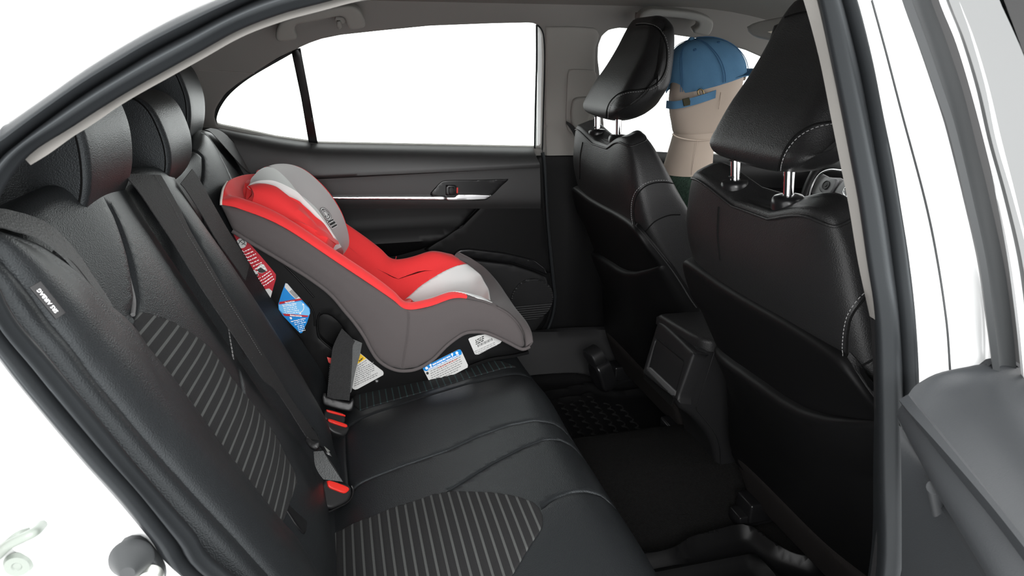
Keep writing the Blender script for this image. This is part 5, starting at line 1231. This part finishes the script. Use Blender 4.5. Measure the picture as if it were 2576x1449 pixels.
# ================================================================ mannequin and cap
mn = thing('mannequin', (.98, .34, .45), 'beige cloth mannequin torso and head sitting in the far front seat', 'mannequin')
def ell(c, rx, ry, tilt=0.0, n=40, p=2.2):
    out = []
    for k in range(n):
        a = 2 * pi * k / n; cx = np.sign(cos(a)) * abs(cos(a)) ** (2 / p); sy = np.sign(sin(a)) * abs(sin(a)) ** (2 / p)
        out.append(np.array([c[0] + rx * cx, c[1] + ry * sy, c[2] + rx * cx * tilt]))
    return out
hc = .335
hx = lambda pxl, pyl, pxr, pyr: None
secs = [(.905, .925, .068, .066, .0), (.93, .928, .066, .064, .0), (.98, .934, .059, .060, .0), (1.02, .940, .056, .058, .03), (1.036, .944, .0565, .058, .05)]
neck = patch('neck', [ell((x, hc, z), a_, b_, t_) for z, x, a_, b_, t_ in secs], SKIN, mn, n=None, samp=1, m=5, closed=True, cap=True)
hs_ = [(1.034, .943, .055, .057, .05), (1.045, .948, .064, .062, .10), (1.07, .957, .078, .068, .16), (1.10, .962, .090, .073, .2), (1.14, .963, .096, .077, .2), (1.18, .963, .092, .077, .2), (1.205, .950, .076, .068, .12), (1.225, .938, .060, .054, .08), (1.24, .928, .038, .034, .05), (1.245, .925, .015, .014, 0)]
head = patch('head', [ell((x, hc, z), a_, b_, t_) for z, x, a_, b_, t_ in hs_], SKIN, mn, n=None, samp=1, m=5, closed=True, cap=True)
# low-relief face: nose, brows, chin, ears
for nm, pts, rd in (('nose', [(1.052, hc, 1.165), (1.068, hc, 1.145), (1.078, hc, 1.125), (1.066, hc, 1.118)], [.006, .008, .011, .008]), ('lips', [(1.052, hc - .018, 1.095), (1.060, hc, 1.096), (1.052, hc + .018, 1.095)], [.003, .006, .003]),
                   ('brow', [(1.05, hc - .04, 1.172), (1.060, hc - .02, 1.178), (1.060, hc + .02, 1.178), (1.05, hc + .04, 1.172)], [.004, .006, .006, .004])):
    tube(nm, pts, rd, SKIN, mn)
skt = simple('beige_seam_thread', (.50, .41, .34), .9)
tube('seam', [PY(x, y, hc - .062) + np.array([0, 0, 0]) for x, y in ((1691,337),(1705,345),(1730,351),(1760,354),(1790,352))], .0016, skt, mn)
tube('seam', [PY(x, y, hc - .066) for x, y in ((1754,354),(1750,380),(1744,410),(1740,440))], .0010, skt, mn)
tube('seam', [PY(x, y, hc - .078) for x, y in ((1814,232),(1812,250),(1808,275))], .0009, skt, mn)
ts = [(.38, .99, .16, .18), (.55, .985, .135, .175), (.70, .975, .125, .185), (.80, .965, .12, .19), (.86, .95, .11, .19), (.895, .94, .092, .15), (.915, .932, .078, .09), (.925, .928, .070, .072)]
torso = patch('sweater', [ell((x, hc, z), a_, b_, 0, p=2.6) for z, x, a_, b_ in ts], GREENW, mn, n=None, samp=1, m=5, closed=True, cap=True); torso['label'] = 'dark green wool sweater'
for s in (-1, 1):
    tube('sleeve', [(.945, hc + s * .17, .865), (.965, hc + s * .20, .80), (1.0, hc + s * .215, .70), (1.08, hc + s * .20, .62)], [.05, .055, .048, .04], GREENW, mn, seg=18)
cp = thing('baseball_cap', (.96, hc, 1.14), 'washed blue cotton baseball cap worn backwards-strap out on the mannequin head', 'cap')
cp['label'] = 'washed blue cotton baseball cap with an adjustable back strap on the mannequin head'
ctr = np.array([.963, hc, 1.162]); tl = .26
rows = []
for k in range(15):
    ph = (k / 14) * pi / 2; rr = cos(ph) ** .80 if k < 14 else .02; zz = sin(ph)
    ring = []
    for q in range(60):
        t = 2 * pi * q / 60; wob = 1 + .012 * sin(6 * t + 1.0) * (1 - zz * .5) + .006 * sin(17 * t + 5 * zz)
        xx = .107 * rr * cos(t) * wob; yy = .089 * rr * sin(t) * wob
        flat = .108 * zz ** .85
        # opening over the strap at the back
        drop = 0.0
        ring.append(ctr + np.array([xx * (1 - .08 * zz) - .050 * zz ** 1.6, yy, flat + xx * tl]))
    rows.append(ring)
# arch cut-out at the rear (towards -X): raise the first rows locally
for k in range(4):
    for q in range(60):
        t = 2 * pi * q / 60; d = abs(((t - pi + pi) % (2 * pi)) - pi); ang = abs(t - pi - .15)
        if ang < .40:
            lift = .030 * (1 - (ang / .40) ** 2) ** .5 * (1 - k / 4); rows[k][q] = rows[k][q] + np.array([lift * .12, 0, lift])
rows[-1] = [rows[-1][0] * 0 + ctr + np.array([-.050, 0, .1085]) + (r - ctr - np.array([-.050, 0, .108])) * .05 for r in rows[-1]]
crown = patch('crown', [[p for p in r] for r in rows], CAPB, cp, n=None, samp=1, m=2, closed=True, T=.0022, sharp=70)
crown2 = None
def on_cap(t, ph, e=.0015):
    rr = cos(ph) ** .80; zz = sin(ph); return ctr + np.array([(.107 + e) * rr * cos(t) * (1 - .08 * zz) - .050 * zz ** 1.6, (.089 + e) * rr * sin(t), (.108 + e) * zz ** .85 + .107 * rr * cos(t) * tl])
for t in (pi * 7 / 6, pi * 9 / 6, pi * 11 / 6, pi * 5 / 6, pi * 3 / 6, pi / 6):
    for dt in (-.03, .03):
        tube('panel_seam', [on_cap(t + dt, ph) for ph in np.linspace(.02, 1.5, 14)], .0009, CAPD, cp)
for t in (pi * 8 / 6, pi * 10 / 6, pi * 12 / 6):
    lathe('eyelet', on_cap(t, .95, .001), on_cap(t, .95) - ctr, [(.0015, .001), (.003, .0015), (.0045, .0005), (.0045, -.001)], CAPD, cp, seg=16)
lathe('button', ctr + np.array([-.052, 0, .106]), (0, 0, 1), [(0, .008), (.006, .007), (.009, .003), (.009, -.002)], CAPB, cp, seg=20)
sb = [PY(x, y, hc - dy) for x, y, dy in ((1674,262,.0),(1690,264,.04),(1712,261,.062),(1736,255,.075),(1765,246,.080),(1794,236,.079))]
stp = patch('back_strap', [[q + np.array([0, -.010, .0098]) for q in sb], [q + np.array([0, -.010, -.0098]) for q in sb]], CAPB, cp, n=40, m=3, T=.003)
lathe('strap_end_seam', sb[-1] + np.array([0, -.0115, 0]), (0, -1, 0), [(0, .0005), (.001, .0005), (.001, 0)], CAPD, cp, seg=8)
lp_ = [PY(x, y, hc - .078) + np.array([0, -.008, 0]) for x, y in ((1714,249),(1730,245),(1735,263),(1718,267))]
patch('strap_loop', [[lp_[0], lp_[3]], [lp_[1], lp_[2]]], OLIVE, cp, n=6, m=3, T=.004, smooth=False)
tube('buckle', [PY(x, y, hc - .084) + np.array([0, -.005, 0]) for x, y in ((1755,238),(1753,229),(1758,225),(1765,227),(1768,236))], .0019, BRASS, cp)
bA = [PY(x, y, hc + dy) for x, y, dy in ((1853,190,-.075),(1866,176,-.05),(1874,168,.0),(1872,165,.05))]
# brim leaves the front (+X) of the crown
def brim_pt(t, k): 
    b = ctr + np.array([.106 * cos(t), .088 * sin(t), .107 * cos(t) * tl + .003]); o = ctr + np.array([.106 + .062 * cos(t * 1.1) ** .6 if abs(t) < 1.35 else .112, .089 * sin(t) * .95, .028 + .0 - .010 * (sin(t)) ** 2]); return b * (1 - k) + o * k
tt = np.linspace(-1.25, 1.25, 25)
patch('brim', [[brim_pt(t, k) + np.array([0, 0, .004 * sin(pi * k)]) for t in tt] for k in (0, .33, .66, 1.0)], CAPB, cp, n=None, samp=1, m=3, T=.003)
# ================================================================ open rear door at the lower right
DZ = Fr(PZ(2277, 1005, .90), (0, 0, 1), (1, 0, 0))
od = thing('door_2', (.62, -.95, .40), None, None); del od['label'], od['category']; od['kind'] = 'structure'
zA = lambda y: .90 + (y + .86) * .18
def pz(p, z): return PZ(p[0], p[1], z)
cr1 = [pz((2277,1006), .90), pz((2300,1035), .896), pz((2337,1081), .89), pz((2395,1155), .882), pz((2453,1228), .875), pz((2516,1308), .868), pz((2576,1387), .862), pz((2680,1530), .85)]
top2 = [pz((2312,963), .905), pz((2350,962), .905), pz((2400,985), .897), pz((2460,1060), .888), pz((2520,1140), .880), pz((2580,1220), .873), pz((2650,1310), .866), pz((2760,1450), .855)]
top3 = [pz((2392,930), .91), pz((2440,926), .912), pz((2500,960), .905), pz((2560,1030), .897), pz((2620,1100), .89), pz((2680,1180), .882), pz((2760,1270), .875), pz((2860,1400), .865)]
top4 = [pz((2545,920), .905), pz((2580,925), .90), pz((2640,980), .89), pz((2700,1040), .88), pz((2760,1100), .87), pz((2820,1180), .86), pz((2880,1250), .85), pz((2980,1370), .84)]
lo1 = [pz((2257,1050), .875), pz((2275,1085), .870), pz((2305,1140), .864), pz((2350,1225), .856), pz((2400,1305), .85), pz((2445,1378), .845), pz((2488,1449), .84), pz((2580,1600), .83)]
lo2 = [q + np.array([.03, .0, -.03]) for q in lo1]
patch('door_cap', [lo2, lo1, cr1, [a * .97 + b * .03 + np.array([0, 0, .001]) for a, b in zip(cr1, top2)], top2, top3, top4, [q + np.array([.03, 0, -.06]) for q in top4]], DPLASTIC, od, n=None, samp=6, m=5, T=.006, sharp=50)
dwn = [q + np.array([.04, .0, -.45]) for q in lo2]
patch('door_skin', [lo2, [q + np.array([.028, .0, -.05]) for q in lo2], dwn], DPLASTIC, od, n=None, samp=6, m=4, T=.01)
# grab pocket edge: light vertical bar
gb = [lo1[3] + np.array([-.012, -.004, -.012]), lo1[3] + np.array([-.010, -.010, -.09]), lo1[3] + np.array([.0, -.018, -.20]), lo1[3] + np.array([.01, -.02, -.30])]
gb = [pz((2350,1226), .852), pz((2362,1290), .80), pz((2376,1360), .752), pz((2392,1449), .70), pz((2405,1530), .66)]
tube('pull_edge', gb, .0065, DPLASTIC, od, seg=14)
patch('pull_pocket', [[q + np.array([.012, 0, -.01]) for q in gb], [q + np.array([.02, -.03, -.03]) for q in gb]], DPLASTIC, od, n=30, m=4, T=.006)
patch('door_skin', [on([(2262,1070),(2266,1130),(2268,1250),(2268,1449),(2266,1620)], -.862), [lo2[1], lo2[2], lo2[3], lo2[6], lo2[7]]], DPLASTIC, od, n=30, m=4, T=.006)
# striker latch and rubber stop on the near quarter panel
JB = Fr((0, -.812, 0), (1, 0, 0), (0, 0, 1))
bs = thing('bump_stop', JB.hit(350, 1420), 'round grey rubber door bump stop on the white sill', 'bump stop')
slab('base', JB, cr(JB.px([(290,1400),(300,1375),(325,1363),(352,1365),(372,1382),(400,1418),(412,1445),(410,1480),(380,1510),(345,1500),(318,1470),(297,1435)]), 3, True), .010, RUBBER2, bs, r=.003, res=.008, hf=lambda u, v: u * 0 + .004)
lathe('cone', JB.hit(330, 1408, .006), (.12, -1, .1), [(0, .020), (.0055, .020), (.007, .018), (.014, .004), (.017, 0), (.0175, -.003)], RUBBER2, bs)
lathe('screw', JB.hit(378, 1447, .006), (0, -1, 0), [(0, .004), (.002, .004), (.003, .006), (.008, .006), (.010, .003), (.011, 0)], STEEL, bs)
lt = thing('door_latch_striker', JB.hit(50, 1400), 'pale metal door striker loop bolted to the white body', 'striker')
PS = simple('painted_striker_metal', (.16, .18, .16), .4, metal=.3)
slab('plate', JB, cr(JB.px([(-40,1400),(-20,1360),(20,1345),(60,1350),(72,1390),(66,1440),(40,1475),(-30,1480)]), 3, True), .006, simple('white_painted_plate', (.26, .27, .26), .35), lt, r=.002, res=.02, hf=lambda u, v: u * 0 + .002)
tube('loop', [JB.hit(x, y, h) for x, y, h in ((-10,1400,.004),(20,1372,.016),(60,1352,.020),(88,1338,.018),(106,1320,.004))], .004, PS, lt)
tube('loop', [JB.hit(x, y, h) for x, y, h in ((-10,1392,.004),(15,1370,.012),(45,1345,.014),(75,1335,.010))], .003, PS, lt)
lathe('screw', JB.hit(47, 1418, .003), (0, -1, 0), [(0, .003), (.003, .003), (.004, .004), (.009, .004), (.011, 0)], PS, lt)

# ================================================================ glimpse of the near front cabin past the door pillar
NV = Fr((0, -.55, 0), (1, 0, 0), (0, 0, 1))
o = slab('trim_20', NV, NV.px([(2480,-60),(2900,-60),(2900,22),(2480,25)]), .02, HEADLINER, r=.003, res=.05); struct(o); o['label'] = 'grey headliner edge above the front side window'
nv = thing('sun_visor', NV.hit(2600, 60), 'small grey sun visor seen through the front side glass at the top corner', 'sun visor')
slab('panel', NV, NV.px([(2500,26),(2532,30),(2600,48),(2680,60),(2680,52),(2620,50),(2556,50),(2535,56),(2505,62),(2480,50)]), .012, HANDLE, nv, r=.003, res=.01)
slab('arm', NV, NV.px([(2520,56),(2556,51),(2600,54),(2575,60),(2545,69),(2520,72)]), .01, TRIMG, nv, r=.002, res=.01)
o = slab('trim_21', Fr((0, -.50, 0), (1, 0, 0), (0, 0, 1)), NV.px([(2490,78),(2545,71),(2600,52),(2900,60),(2900,700),(2600,700)]), .02, PANEL, r=.003, res=.08); struct(o); o['label'] = 'dark far cabin trim seen through the front side glass'
gl = slab('window_4', Fr((0, -.84, 0), (1, 0, 0), (0, 0, 1)), Fr((0, -.84, 0), (1, 0, 0), (0, 0, 1)).px([(2495,-80),(2900,-80),(2900,700),(2760,700),(2600,200)]), .004, GLASS, r=0, res=.3); struct(gl); gl['label'] = 'front side window glass'
